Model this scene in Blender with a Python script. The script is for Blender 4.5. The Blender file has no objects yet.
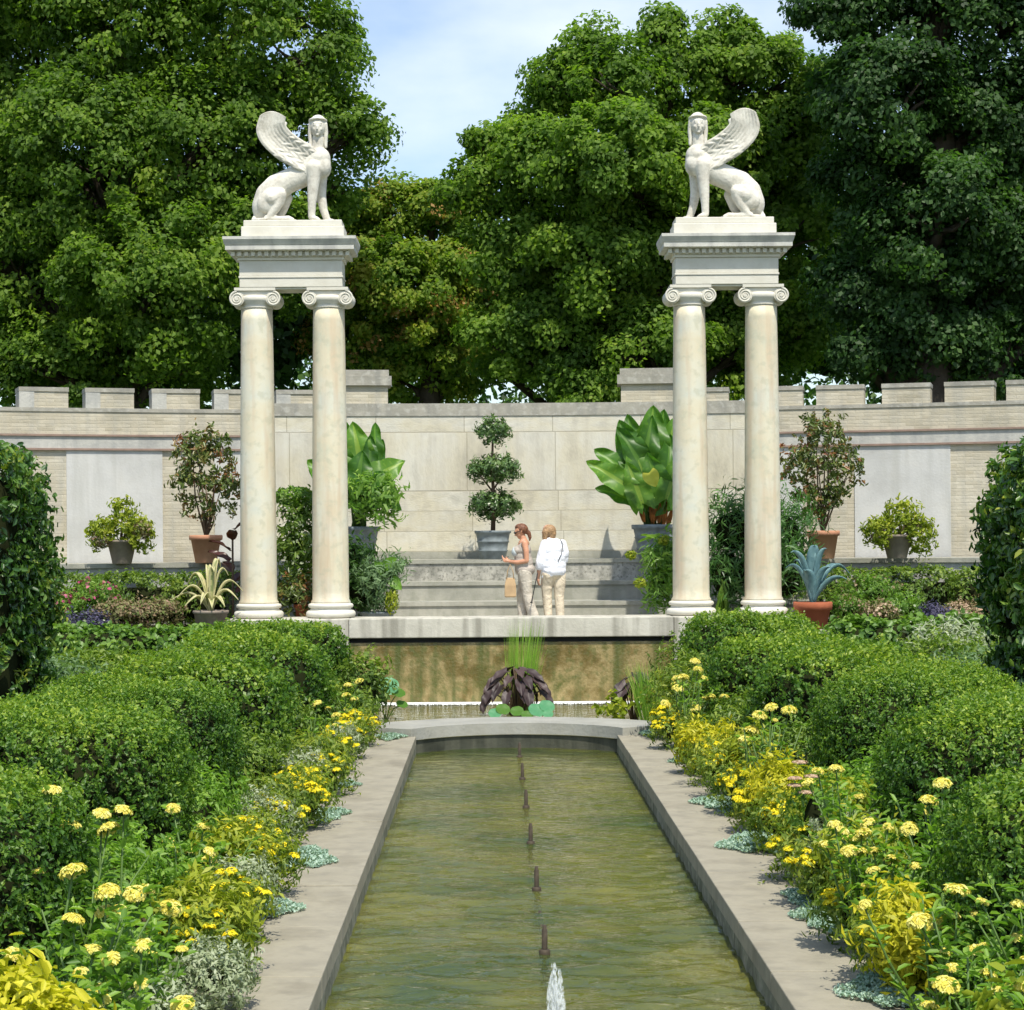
import bpy, math, random
import numpy as np
from mathutils import Vector, Matrix, Quaternion
random.seed(7); RNG = np.random.default_rng(11)
S = bpy.context.scene; C = S.collection
PI = math.pi
F = 2000.0; VX, VY = 492.0, 542.0; ROLL = 0.007
CAMX, CAMZ = -0.3, 2.5

def P(px, py, Y):
    """world point seen at a photo pixel at distance Y from the camera"""
    dx, dy = px - VX, py - VY
    a = dx - dy * ROLL; b = dy + dx * ROLL
    return Vector((CAMX + a / F * Y, Y, CAMZ - b / F * Y))

# ------------------------------------------------------------------ materials
def newmat(name):
    m = bpy.data.materials.new(name); m.use_nodes = True
    nt = m.node_tree; nt.nodes.clear()
    return m, nt, nt.nodes.new, nt.links.new

def ramp(nt, cols, pos=None):
    r = nt.nodes.new('ShaderNodeValToRGB'); e = r.color_ramp.elements
    n = len(cols)
    pos = pos or [i / (n - 1) for i in range(n)]
    while len(e) < n: e.new(0.5)
    for i in range(n):
        e[i].position = pos[i]; e[i].color = (*cols[i], 1)
    return r

def leaf_mat(name, cols, rough=0.45, transl=0.3, spec=0.5, tcol=1.6):
    m, nt, N, L = newmat(name)
    a = N('ShaderNodeAttribute'); a.attribute_name = 'tint'
    r = ramp(nt, cols); L(a.outputs['Fac'], r.inputs[0])
    p = N('ShaderNodeBsdfPrincipled'); p.inputs['Roughness'].default_value = rough
    p.inputs['Specular IOR Level'].default_value = spec
    L(r.outputs[0], p.inputs['Base Color'])
    t = N('ShaderNodeBsdfTranslucent')
    mx = N('ShaderNodeMix'); mx.data_type = 'RGBA'; mx.blend_type = 'MULTIPLY'; mx.inputs[0].default_value = 1
    L(r.outputs[0], mx.inputs[6]); mx.inputs[7].default_value = (tcol, tcol * 1.15, tcol * 0.5, 1)
    L(mx.outputs[2], t.inputs[0])
    s = N('ShaderNodeMixShader'); s.inputs[0].default_value = transl
    L(p.outputs[0], s.inputs[1]); L(t.outputs[0], s.inputs[2])
    o = N('ShaderNodeOutputMaterial'); L(s.outputs[0], o.inputs[0])
    return m

def stone_mat(name, cols, scale=1.5, streak=0.0, streak_col=(.2, .2, .18), rough=0.85, bump=0.3,
              brick=None, coord='Object', spots=0.0, spot_col=(.1, .1, .1), spec=0.25, joints=None):
    """cols: ramp over large noise. brick=(w,h,mortar,mortar_col,var): courses in UV metres"""
    m, nt, N, L = newmat(name)
    tc = N('ShaderNodeTexCoord')
    co = tc.outputs['UV' if coord == 'UV' else 'Object']
    nz = N('ShaderNodeTexNoise'); nz.inputs['Scale'].default_value = scale; nz.inputs['Detail'].default_value = 9
    nz.inputs['Roughness'].default_value = 0.62
    L(co, nz.inputs['Vector'])
    r = ramp(nt, cols, [0.3 + 0.4 * i / (len(cols) - 1) for i in range(len(cols))]); L(nz.outputs['Fac'], r.inputs[0])
    col = r.outputs[0]; hgt = nz.outputs['Fac']
    def mix(fac, a, b, mode='MIX'):
        x = N('ShaderNodeMix'); x.data_type = 'RGBA'; x.blend_type = mode
        if isinstance(fac, float): x.inputs[0].default_value = fac
        else: L(fac, x.inputs[0])
        L(a, x.inputs[6])
        if isinstance(b, tuple): x.inputs[7].default_value = (*b, 1)
        else: L(b, x.inputs[7])
        return x.outputs[2]
    if brick:
        w, h, mo, mc, var = brick
        bt = N('ShaderNodeTexBrick'); L(co, bt.inputs['Vector'])
        bt.inputs['Scale'].default_value = 1; bt.inputs['Brick Width'].default_value = w; bt.inputs['Row Height'].default_value = h
        bt.inputs['Mortar Size'].default_value = mo; bt.inputs['Mortar Smooth'].default_value = 0.3
        bt.inputs['Color1'].default_value = (1, 1, 1, 1); bt.inputs['Color2'].default_value = (1 - var, 1 - var * 1.05, 1 - var * 1.2, 1)
        bt.inputs['Mortar'].default_value = (*mc, 1)
        col = mix(1.0, col, bt.outputs['Color'], 'MULTIPLY')
    if streak:
        mp = N('ShaderNodeMapping'); mp.inputs['Scale'].default_value = (5, 5, 0.45) if coord != 'UV' else (5, 0.45, 1)
        L(co, mp.inputs[0]); n2 = N('ShaderNodeTexNoise'); n2.inputs['Scale'].default_value = 1; n2.inputs['Detail'].default_value = 6
        L(mp.outputs[0], n2.inputs['Vector'])
        rr = ramp(nt, [(0, 0, 0), (streak,) * 3], [0.47, 0.68]); L(n2.outputs['Fac'], rr.inputs[0])
        col = mix(rr.outputs[0], col, streak_col)
    if spots:
        n3 = N('ShaderNodeTexNoise'); n3.inputs['Scale'].default_value = scale * 4.5; n3.inputs['Detail'].default_value = 5
        L(co, n3.inputs['Vector'])
        rr = ramp(nt, [(0, 0, 0), (spots,) * 3], [0.52, 0.66]); L(n3.outputs['Fac'], rr.inputs[0])
        col = mix(rr.outputs[0], col, spot_col)
    p = N('ShaderNodeBsdfPrincipled'); L(col, p.inputs['Base Color'])
    p.inputs['Roughness'].default_value = rough; p.inputs['Specular IOR Level'].default_value = spec
    if bump:
        nf = N('ShaderNodeTexNoise'); nf.inputs['Scale'].default_value = 22; nf.inputs['Detail'].default_value = 6
        L(co, nf.inputs['Vector'])
        b = N('ShaderNodeBump'); b.inputs['Strength'].default_value = bump; b.inputs['Distance'].default_value = 0.02
        L(nf.outputs['Fac'], b.inputs['Height'])
        nrm = b.outputs[0]
        if brick:
            b2 = N('ShaderNodeBump'); b2.inputs['Strength'].default_value = 0.5; b2.inputs['Distance'].default_value = 0.01
            b2.invert = True
            L(bt.outputs['Fac'], b2.inputs['Height']); L(nrm, b2.inputs['Normal']); nrm = b2.outputs[0]
        L(nrm, p.inputs['Normal'])
    o = N('ShaderNodeOutputMaterial'); L(p.outputs[0], o.inputs[0])
    return m

def plain(name, col, rough=0.6, spec=0.4, var=0.12, scale=8, metal=0):
    m, nt, N, L = newmat(name)
    tc = N('ShaderNodeTexCoord'); nz = N('ShaderNodeTexNoise'); nz.inputs['Scale'].default_value = scale; nz.inputs['Detail'].default_value = 6
    L(tc.outputs['Object'], nz.inputs['Vector'])
    r = ramp(nt, [tuple(c * (1 - var) for c in col), tuple(min(1, c * (1 + var)) for c in col)], [.35, .65])
    L(nz.outputs['Fac'], r.inputs[0])
    p = N('ShaderNodeBsdfPrincipled'); L(r.outputs[0], p.inputs['Base Color'])
    p.inputs['Roughness'].default_value = rough; p.inputs['Specular IOR Level'].default_value = spec; p.inputs['Metallic'].default_value = metal
    o = N('ShaderNodeOutputMaterial'); L(p.outputs[0], o.inputs[0])
    return m

M = {}
M['marble'] = stone_mat('marble', [(.55, .56, .44), (.66, .60, .44), (.66, .63, .50), (.60, .61, .52)], 1.6, streak=.75, streak_col=(.56, .43, .29), rough=.55, bump=.15, spots=.45, spot_col=(.46, .45, .33))
M['marble_white'] = stone_mat('marble_white', [(.58, .55, .46), (.70, .68, .60)], 2.5, rough=.6, bump=.12, spots=.10, spot_col=(.5, .46, .38))
M['statue'] = stone_mat('statue_stone', [(.46, .43, .36), (.66, .63, .55), (.71, .69, .61)], 5, rough=.75, bump=.35, spots=.25, spot_col=(.42, .39, .32))
M['cornice'] = stone_mat('cornice_stone', [(.46, .46, .42), (.64, .63, .57)], 3, streak=.6, streak_col=(.3, .3, .29), rough=.8, bump=.2)
M['limestone'] = stone_mat('limestone', [(.42, .39, .31), (.60, .56, .44), (.62, .60, .52), (.47, .46, .40)], .9, streak=.4, streak_col=(.42, .39, .32), brick=(1.7, .62, .010, (.66, .64, .6), .08), coord='UV', spots=.30, spot_col=(.4, .38, .32))
M['wallcap'] = stone_mat('wall_cap', [(.27, .26, .22), (.42, .40, .34)], 2, streak=.6, streak_col=(.22, .22, .20), coord='UV', spots=.5, spot_col=(.5, .49, .44))
M['brick'] = stone_mat('pale_brick', [(.40, .37, .29), (.55, .50, .39), (.60, .56, .46)], 1.0, streak=.5, streak_col=(.36, .35, .30), brick=(.31, .066, .008, (.86, .86, .84), .20), coord='UV', spots=.35, spot_col=(.40, .38, .33))
M['band'] = stone_mat('stone_band', [(.34, .34, .32), (.52, .51, .46)], 2.2, streak=.5, streak_col=(.28, .29, .28), coord='UV', spots=.25, spot_col=(.6, .58, .52))
M['tileline'] = plain('red_tile_line', (.27, .19, .15), .8)
M['panel'] = stone_mat('grey_render', [(.42, .42, .40), (.53, .53, .51), (.58, .57, .53)], .8, streak=.7, streak_col=(.43, .43, .40), coord='UV', spots=.25, spot_col=(.46, .45, .41), bump=.2)
M['step'] = stone_mat('step_stone', [(.26, .26, .22), (.42, .41, .35)], 1.6, streak=.4, streak_col=(.2, .21, .16), spots=.35, spot_col=(.24, .25, .2))
M['stepold'] = stone_mat('old_step_stone', [(.22, .22, .19), (.52, .50, .44)], 4.5, streak=.5, streak_col=(.15, .15, .13), spots=.7, spot_col=(.14, .14, .12))
M['fascia'] = stone_mat('terrace_edge', [(.46, .44, .37), (.60, .58, .50)], 1.5, streak=.75, streak_col=(.22, .21, .17), spots=.12, spot_col=(.3, .3, .26))
M['path'] = stone_mat('path_stone', [(.225, .205, .155), (.325, .30, .23), (.265, .245, .19)], 1.3, streak=.25, streak_col=(.20, .19, .16), spots=.25, spot_col=(.17, .16, .13), rough=.9, bump=.25)
M['rim'] = stone_mat('rim_stone', [(.27, .27, .235), (.38, .375, .33)], 2.5, streak=.4, streak_col=(.3, .31, .29), spots=.2, spot_col=(.3, .3, .28))
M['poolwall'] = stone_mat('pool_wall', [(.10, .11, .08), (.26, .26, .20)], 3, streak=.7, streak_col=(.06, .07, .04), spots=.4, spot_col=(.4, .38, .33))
M['poolfloor'] = stone_mat('pool_floor', [(.16, .17, .035), (.38, .34, .08), (.24, .28, .08)], 1.3, rough=.9, bump=0, spots=.4, spot_col=(.06, .07, .02))
M['spill'] = stone_mat('mossy_wall', [(.055, .06, .014), (.15, .11, .03), (.32, .25, .11), (.09, .10, .02)], 2.2, streak=1.0, streak_col=(.09, .10, .025), rough=.35, spec=.5, spots=.55, spot_col=(.10, .12, .03), bump=.6)
M['slot'] = plain('dark_slot', (.03, .03, .03), .6)
M['soil'] = stone_mat('soil', [(.05, .035, .02), (.10, .075, .045)], 6, rough=1, bump=.6)
M['ground'] = stone_mat('lawn_ground', [(.05, .08, .02), (.08, .12, .035)], 2, rough=1)
M['paving'] = stone_mat('terrace_paving', [(.42, .40, .35), (.52, .5, .44)], 2, brick=None)
M['terracotta'] = stone_mat('terracotta', [(.46, .21, .12), (.60, .32, .20)], 3, rough=.8, bump=.1, spots=.12, spot_col=(.6, .38, .26))
M['terradark'] = stone_mat('dark_terracotta', [(.32, .09, .04), (.44, .14, .07)], 3, rough=.8, bump=.1)
M['greypot'] = plain('grey_pot', (.17, .20, .21), .6, var=.2)
M['stonepot'] = stone_mat('stone_pot', [(.20, .16, .13), (.30, .25, .20)], 5, rough=.85, bump=.4)
M['bark'] = stone_mat('bark', [(.045, .035, .025), (.10, .08, .06)], 4, rough=.95, bump=.6)
M['stem'] = plain('green_stem', (.09, .16, .035), .5)
M['brownstem'] = plain('woody_stem', (.12, .08, .05), .9)
M['core_fill'] = plain('dark_core', (.018, .022, .009), 1, spec=0)  # for solid cores added inside foliage to block light, standing in for twigs
M['rust'] = plain('rusty_pipe', (.055, .042, .028), .8, var=.35, scale=20)
M['foam'] = plain('white_foam', (.85, .87, .86), .5)

# leaf materials
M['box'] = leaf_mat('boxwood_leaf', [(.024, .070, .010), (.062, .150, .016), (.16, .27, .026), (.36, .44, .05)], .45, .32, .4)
M['laurel'] = leaf_mat('laurel_leaf', [(.014, .045, .012), (.04, .11, .018), (.11, .21, .03), (.36, .40, .06)], .40, .25, .6)
M['maple'] = leaf_mat('maple_leaf', [(.055, .11, .014), (.105, .19, .022), (.18, .28, .032), (.27, .35, .045)], .6, .46, .3)
M['maple_light'] = leaf_mat('maple_leaf_light', [(.06, .125, .015), (.115, .205, .024), (.19, .30, .033), (.28, .36, .045)], .6, .46, .3)
M['maple_warm'] = leaf_mat('maple_leaf_turning', [(.06, .12, .014), (.12, .21, .022), (.20, .29, .03), (.29, .32, .04), (.46, .26, .10)], .6, .46, .3)
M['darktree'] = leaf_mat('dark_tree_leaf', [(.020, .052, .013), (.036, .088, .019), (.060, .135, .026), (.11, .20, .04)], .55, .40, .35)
M['low'] = leaf_mat('low_hedge_leaf', [(.04, .09, .012), (.085, .155, .02), (.16, .25, .028), (.27, .34, .045)], .5, .3)
M['ivy'] = leaf_mat('ivy_leaf', [(.045, .11, .018), (.11, .22, .03), (.21, .33, .05)], .45, .3)
M['zleaf'] = leaf_mat('zinnia_leaf', [(.08, .18, .025), (.17, .31, .04), (.27, .42, .06)], .5, .38)
M['zpetal'] = leaf_mat('pale_yellow_petal', [(.72, .60, .08), (.82, .73, .17), (.86, .80, .32)], .6, .3, .2, 1.0)
M['marigold'] = leaf_mat('marigold_petal', [(.80, .60, .01), (.86, .74, .02), (.90, .82, .08)], .6, .25, .2, 1.0)
M['mleaf'] = leaf_mat('marigold_leaf', [(.06, .12, .02), (.16, .24, .03), (.40, .42, .05)], .55, .35)
M['chart'] = leaf_mat('chartreuse_leaf', [(.30, .34, .02), (.55, .52, .03), (.74, .67, .06)], .5, .4, .3, 1.1)
M['lime'] = leaf_mat('lime_leaf', [(.14, .22, .02), (.30, .36, .03), (.45, .46, .05)], .5, .35, .3, 1.2)
M['dusty'] = leaf_mat('silvery_leaf', [(.20, .26, .13), (.34, .40, .24), (.48, .52, .38)], .7, .25, .2, 1.0)
M['sedum'] = leaf_mat('blue_green_leaf', [(.20, .32, .24), (.34, .48, .38), (.50, .62, .52)], .7, .2, .2, 1.0)
M['bluegreen'] = leaf_mat('soft_blue_green_leaf', [(.08, .15, .06), (.14, .23, .10), (.2, .3, .14)], .6, .3)
M['red_shrub'] = leaf_mat('bronze_shrub_leaf', [(.035, .07, .015), (.08, .12, .025), (.14, .19, .04), (.26, .13, .05), (.30, .10, .05)], .35, .22, .5)
M['topiary'] = leaf_mat('topiary_leaf', [(.035, .085, .02), (.08, .155, .04), (.20, .29, .10)], .35, .2, .6)
M['ear'] = leaf_mat('elephant_ear_leaf', [(.028, .09, .012), (.055, .155, .018), (.12, .26, .028), (.30, .42, .06)], .4, .4, .4)
M['yleaf'] = leaf_mat('yellow_leaf', [(.5, .5, .05), (.62, .6, .08)], .5, .3, .4, 1)
M['fern'] = leaf_mat('fern_leaf', [(.08, .17, .03), (.15, .28, .04), (.25, .38, .06)], .5, .4)
M['oleander'] = leaf_mat('oleander_leaf', [(.03, .09, .02), (.07, .17, .035), (.14, .27, .06)], .4, .3)
M['taro'] = leaf_mat('dark_purple_leaf', [(.025, .018, .018), (.055, .035, .035), (.10, .065, .06)], .5, .15, .4, .8)
M['canna'] = leaf_mat('bronze_canna_leaf', [(.05, .015, .012), (.10, .03, .02)], .35, .3)
M['lotus'] = leaf_mat('lotus_leaf', [(.07, .27, .12), (.12, .36, .17)], .4, .35)
M['agave'] = leaf_mat('blue_agave_leaf', [(.10, .20, .22), (.17, .30, .31), (.26, .40, .38)], .5, .1)
M['stripe'] = leaf_mat('cream_striped_leaf', [(.22, .27, .10), (.50, .47, .22), (.62, .56, .32)], .5, .2)
M['grassy'] = leaf_mat('papyrus_leaf', [(.13, .26, .03), (.22, .38, .05), (.32, .48, .08)], .5, .4)
M['pinkfl'] = leaf_mat('pink_flower', [(.42, .05, .16), (.55, .10, .24), (.60, .25, .28)], .6, .3, .2, .9)
M['rosyfl'] = leaf_mat('rosy_haze_flower', [(.30, .17, .12), (.16, .22, .06), (.36, .24, .17), (.22, .30, .09)], .6, .3, .2, .9)
M['purple'] = leaf_mat('purple_flower', [(.04, .04, .09), (.10, .09, .17)], .6, .2)
M['peach'] = leaf_mat('peach_flower', [(.55, .36, .25), (.62, .48, .34)], .6, .2, .2, .9)

# ------------------------------------------------------------------ objects
def tag(o, label=None, cat=None, group=None, kind=None):
    if label: o['label'] = label
    if cat: o['category'] = cat
    if group: o['group'] = group
    if kind: o['kind'] = kind
    return o

def thing(name, label, cat, loc=(0, 0, 0), group=None, rz=0):
    o = bpy.data.objects.new(name, None); C.objects.link(o); o.empty_display_size = .1
    o.location = loc; o.rotation_euler = (0, 0, rz)
    return tag(o, label, cat, group)

def link(name, me, mat, parent=None, local=False):
    """mesh built in world coordinates; local=True when already relative to the parent"""
    o = bpy.data.objects.new(name, me); C.objects.link(o)
    if mat is not None: me.materials.append(mat)
    if parent is not None:
        o.parent = parent
        if not local:
            r = parent; off = Vector((0, 0, 0))
            while r is not None: off += r.location; r = r.parent
            me.transform(Matrix.Translation(-off))
    return o

def dup(root, loc, label=None, rz=None, sc=None):
    def cp(o, par):
        c = o.copy(); C.objects.link(c); c.parent = par
        for ch in list(o.children): cp(ch, c)
        return c
    r = cp(root, None); r.location = loc
    if rz is not None: r.rotation_euler = (0, 0, rz)
    if sc is not None: r.scale = (sc, sc, sc)
    if label: r['label'] = label
    return r

class MB:
    def __init__(s): s.v = []; s.f = []; s.uv = []; s.sm = []; s.t = []
    def add(s, vs, fs, smooth=False, uvs=None, tint=.5):
        b = len(s.v); s.v += [tuple(v) for v in vs]
        for i, f in enumerate(fs):
            s.f.append([b + k for k in f]); s.sm.append(smooth); s.t.append(tint if not isinstance(tint, list) else tint[i])
            s.uv.append(uvs[i] if uvs else None)
        return s
    def box(s, x0, x1, y0, y1, z0, z1):
        vs = [(x, y, z) for z in (z0, z1) for y in (y0, y1) for x in (x0, x1)]
        fs = [(0, 2, 3, 1), (4, 5, 7, 6), (0, 1, 5, 4), (2, 6, 7, 3), (0, 4, 6, 2), (1, 3, 7, 5)]
        return s.add(vs, fs)
    def lathe(s, prof, c=(0, 0, 0), n=32, axis='z', smooth=True, cap=True):
        vs = []; fs = []
        for r, h in prof:
            for k in range(n):
                a = 2 * PI * k / n
                p = (r * math.cos(a), r * math.sin(a), h)
                if axis == 'y': p = (p[0], p[2], -p[1])
                if axis == 'x': p = (p[2], p[0], p[1])
                vs.append((p[0] + c[0], p[1] + c[1], p[2] + c[2]))
        m = len(prof)
        for i in range(m - 1):
            for k in range(n):
                k2 = (k + 1) % n
                fs.append((i * n + k, i * n + k2, (i + 1) * n + k2, (i + 1) * n + k))
        s.add(vs, fs, smooth)
        if cap:
            b = len(s.v) - m * n
            s.f.append([b + k for k in range(n)][::-1]); s.f.append([b + (m - 1) * n + k for k in range(n)])
            s.sm += [False, False]; s.uv += [None, None]; s.t += [.5, .5]
        return s
    def tube(s, pts, rad, n=8, tint=.5):
        pts = [Vector(p) for p in pts]
        if not isinstance(rad, (list, tuple)): rad = [rad] * len(pts)
        vs = []; fs = []
        for i, p in enumerate(pts):
            d = (pts[min(i + 1, len(pts) - 1)] - pts[max(i - 1, 0)]).normalized()
            u = d.orthogonal().normalized() if i == 0 else (u - d * u.dot(d)).normalized()
            w = d.cross(u)
            for k in range(n):
                a = 2 * PI * k / n
                vs.append(p + (u * math.cos(a) + w * math.sin(a)) * rad[i])
        for i in range(len(pts) - 1):
            for k in range(n):
                k2 = (k + 1) % n
                fs.append((i * n + k, i * n + k2, (i + 1) * n + k2, (i + 1) * n + k))
        fs.append(tuple(range(n))[::-1]); fs.append(tuple((len(pts) - 1) * n + k for k in range(n)))
        return s.add(vs, fs, True, None, tint)
    def arc(s, ang0, ang1, r0, r1, z0, z1, cx, cy, n=None):
        """curved block; angles from +Y in radians, UV = (arc length, z)"""
        n = n or max(1, int(abs(ang1 - ang0) * r1 / .5) + 1)
        rm = r0
        def pt(a, r, z): return (cx + r * math.sin(a), cy + r * math.cos(a), z)
        for i in range(n):
            a = ang0 + (ang1 - ang0) * i / n; b = ang0 + (ang1 - ang0) * (i + 1) / n
            A, B = a * rm, b * rm
            s.add([pt(a, r0, z0), pt(b, r0, z0), pt(b, r0, z1), pt(a, r0, z1)], [(0, 1, 2, 3)], False, [[(A, z0), (B, z0), (B, z1), (A, z1)]])
            s.add([pt(a, r1, z0), pt(b, r1, z0), pt(b, r1, z1), pt(a, r1, z1)], [(3, 2, 1, 0)], False, [[(A, z1), (B, z1), (B, z0), (A, z0)]])
            s.add([pt(a, r0, z1), pt(b, r0, z1), pt(b, r1, z1), pt(a, r1, z1)], [(0, 1, 2, 3)], False, [[(A, z1), (B, z1), (B, z1 + r1 - r0), (A, z1 + r1 - r0)]])
            s.add([pt(a, r0, z0), pt(b, r0, z0), pt(b, r1, z0), pt(a, r1, z0)], [(3, 2, 1, 0)], False, [[(A, z0 + .5), (B, z0 + .5), (B, z0), (A, z0)]])
        for a, o in ((ang0, 0), (ang1, 1)):
            A = a * rm
            q = [pt(a, r0, z0), pt(a, r0, z1), pt(a, r1, z1), pt(a, r1, z0)]
            u = [(A, z0), (A, z1), (A + r1 - r0, z1), (A + r1 - r0, z0)]
            s.add(q, [(0, 1, 2, 3) if o == 0 else (3, 2, 1, 0)], False, [u if o == 0 else u[::-1]])
        return s
    def mesh(s, name='m'):
        me = bpy.data.meshes.new(name); me.from_pydata(s.v, [], s.f)
        me.polygons.foreach_set('use_smooth', s.sm)
        if any(u is not None for u in s.uv):
            ul = me.uv_layers.new(name='UVMap'); flat = []
            for f, u in zip(s.f, s.uv):
                for k in range(len(f)): flat += list(u[k]) if u else [0, 0]
            ul.data.foreach_set('uv', flat)
        at = me.attributes.new('tint', 'FLOAT', 'FACE'); at.data.foreach_set('value', s.t)
        me.update(); return me
    def build(s, name, mat, parent=None, local=False, bevel=0):
        o = link(name, s.mesh(name), mat, parent, local)
        if bevel:
            b = o.modifiers.new('bevel', 'BEVEL'); b.width = bevel; b.segments = 2; b.limit_method = 'ANGLE'; b.angle_limit = .6
        return o

# leaf templates: rows (along, across, normal) and polygons
TPL = {
 'diamond': (np.array([(0, 0, 0), (.45, -.5, .10), (1, 0, -.05), (.45, .5, .10)]), [(0, 1, 2, 3)]),
 'fold': (np.array([(0, 0, 0), (.4, -.5, .16), (1, 0, -.08), (.4, .5, .16)]), [(0, 1, 2), (0, 2, 3)]),
 'oval': (np.array([(0, 0, 0), (.3, -.42, .10), (.7, -.38, .08), (1, 0, -.1), (.7, .38, .08), (.3, .42, .10)]), [(0, 1, 2, 3), (0, 3, 4, 5)]),
 'blade': (np.array([(0, -.5, 0), (.5, -.5, .12), (1, 0, -.05), (.5, .5, .12), (0, .5, 0)]), [(0, 1, 2, 3, 4)]),
 'maple': (np.array([(0, 0, 0), (.15, -.5, .08), (.45, -.28, 0), (.62, -.5, .1), (1, 0, -.12), (.62, .5, .1), (.45, .28, 0), (.15, .5, .08)]), [(0, 1, 2), (0, 2, 3, 4), (0, 4, 5, 6), (0, 6, 7)]),
}
def norm(a): return a / np.maximum(np.linalg.norm(a, axis=1, keepdims=True), 1e-9)

def leaves_mesh(pts, nrm, length, ratio=.6, tpl='diamond', jit=.5, tint=None, tdir=None, dj=.5, var=.3, name='leaves'):
    n = len(pts); T, polys = TPL[tpl]
    nn = norm(nrm + RNG.normal(0, jit, (n, 3)))
    d = RNG.normal(0, 1, (n, 3))
    if tdir is not None: d = tdir + d * dj
    t = norm(d - nn * np.sum(d * nn, 1, keepdims=True)); b = np.cross(nn, t)
    L = length * RNG.uniform(1 - var, 1 + var, (n, 1)); W = L * ratio
    k = len(T)
    V = (pts[:, None, :] + (T[None, :, 0:1] - .3) * L[:, None] * t[:, None] + T[None, :, 1:2] * W[:, None] * b[:, None] + T[None, :, 2:3] * L[:, None] * nn[:, None])
    V = V.reshape(-1, 3)
    loops = np.concatenate([np.concatenate([np.array(p)[None, :] + (np.arange(n) * k)[:, None]], 1).ravel() if False else (np.array(p)[None, :] + (np.arange(n) * k)[:, None]).ravel() for p in polys])
    tot = np.concatenate([np.full(n, len(p)) for p in polys])
    st = np.concatenate([[0], np.cumsum(tot)[:-1]])
    me = bpy.data.meshes.new(name)
    me.vertices.add(len(V)); me.vertices.foreach_set('co', V.astype(np.float32).ravel())
    me.loops.add(len(loops)); me.loops.foreach_set('vertex_index', loops.astype(np.int32))
    me.polygons.add(len(tot)); me.polygons.foreach_set('loop_start', st.astype(np.int32)); me.polygons.foreach_set('loop_total', tot.astype(np.int32))
    if tint is None: tint = RNG.uniform(0, 1, n)
    tv = np.clip(np.tile(tint, len(polys)), 0, 1)
    at = me.attributes.new('tint', 'FLOAT', 'FACE'); at.data.foreach_set('value', tv.astype(np.float32))
    me.update(calc_edges=True)
    return me

def shell(blobs, n, thick=.2, k=2.0, lump=.08, zmin=None, topbias=0, cull=.86, lf=3.0):
    """points near the surface of a union of (super)ellipsoids: rows cx,cy,cz,rx,ry,rz"""
    B = np.array(blobs, float); area = (B[:, 3] * B[:, 4] + B[:, 3] * B[:, 5] + B[:, 4] * B[:, 5])
    idx = RNG.choice(len(B), n, p=area / area.sum())
    d = norm(RNG.normal(0, 1, (n, 3)))
    if topbias: d[:, 2] = np.where(RNG.uniform(0, 1, n) < topbias, np.abs(d[:, 2]), d[:, 2])
    q = d / (np.sum(np.abs(d) ** k, 1, keepdims=True)) ** (1 / k)
    g = norm(np.sign(q) * np.abs(q) ** (k - 1) / B[idx, 3:6])
    ph = RNG.uniform(0, 6, 3)
    pos0 = B[idx, :3] + q * B[idx, 3:6]
    lum = np.sin(pos0[:, 0] * lf + ph[0]) * np.sin(pos0[:, 1] * lf * .9 + ph[1]) * np.sin(pos0[:, 2] * lf * 1.1 + ph[2]) + .5 * np.sin(pos0[:, 0] * lf * 2.7 + ph[1]) * np.sin(pos0[:, 2] * lf * 2.3 + ph[0])
    sc = (1 + lump * lum - thick * RNG.uniform(0, 1, n) ** 1.6)[:, None]
    p = B[idx, :3] + q * B[idx, 3:6] * sc
    keep = np.ones(n, bool)
    for i in range(len(B)):
        r = np.sum(np.abs((p - B[i, :3]) / B[i, 3:6]) ** k, 1) ** (1 / k)
        keep &= ~((r < cull) & (idx != i))
    if zmin is not None: keep &= p[:, 2] > zmin
    return p[keep], g[keep], (p[:, 2][keep])

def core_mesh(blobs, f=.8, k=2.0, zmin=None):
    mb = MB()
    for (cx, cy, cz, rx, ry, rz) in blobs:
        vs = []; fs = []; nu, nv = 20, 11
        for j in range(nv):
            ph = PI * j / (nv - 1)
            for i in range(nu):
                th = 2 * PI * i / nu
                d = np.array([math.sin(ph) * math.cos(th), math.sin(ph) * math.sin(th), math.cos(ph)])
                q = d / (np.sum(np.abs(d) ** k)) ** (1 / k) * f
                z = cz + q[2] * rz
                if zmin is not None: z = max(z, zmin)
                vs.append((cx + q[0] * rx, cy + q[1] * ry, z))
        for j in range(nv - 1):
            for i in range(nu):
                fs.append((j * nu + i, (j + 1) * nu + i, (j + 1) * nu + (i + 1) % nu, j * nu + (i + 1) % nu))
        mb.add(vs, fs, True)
    return mb

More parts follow.
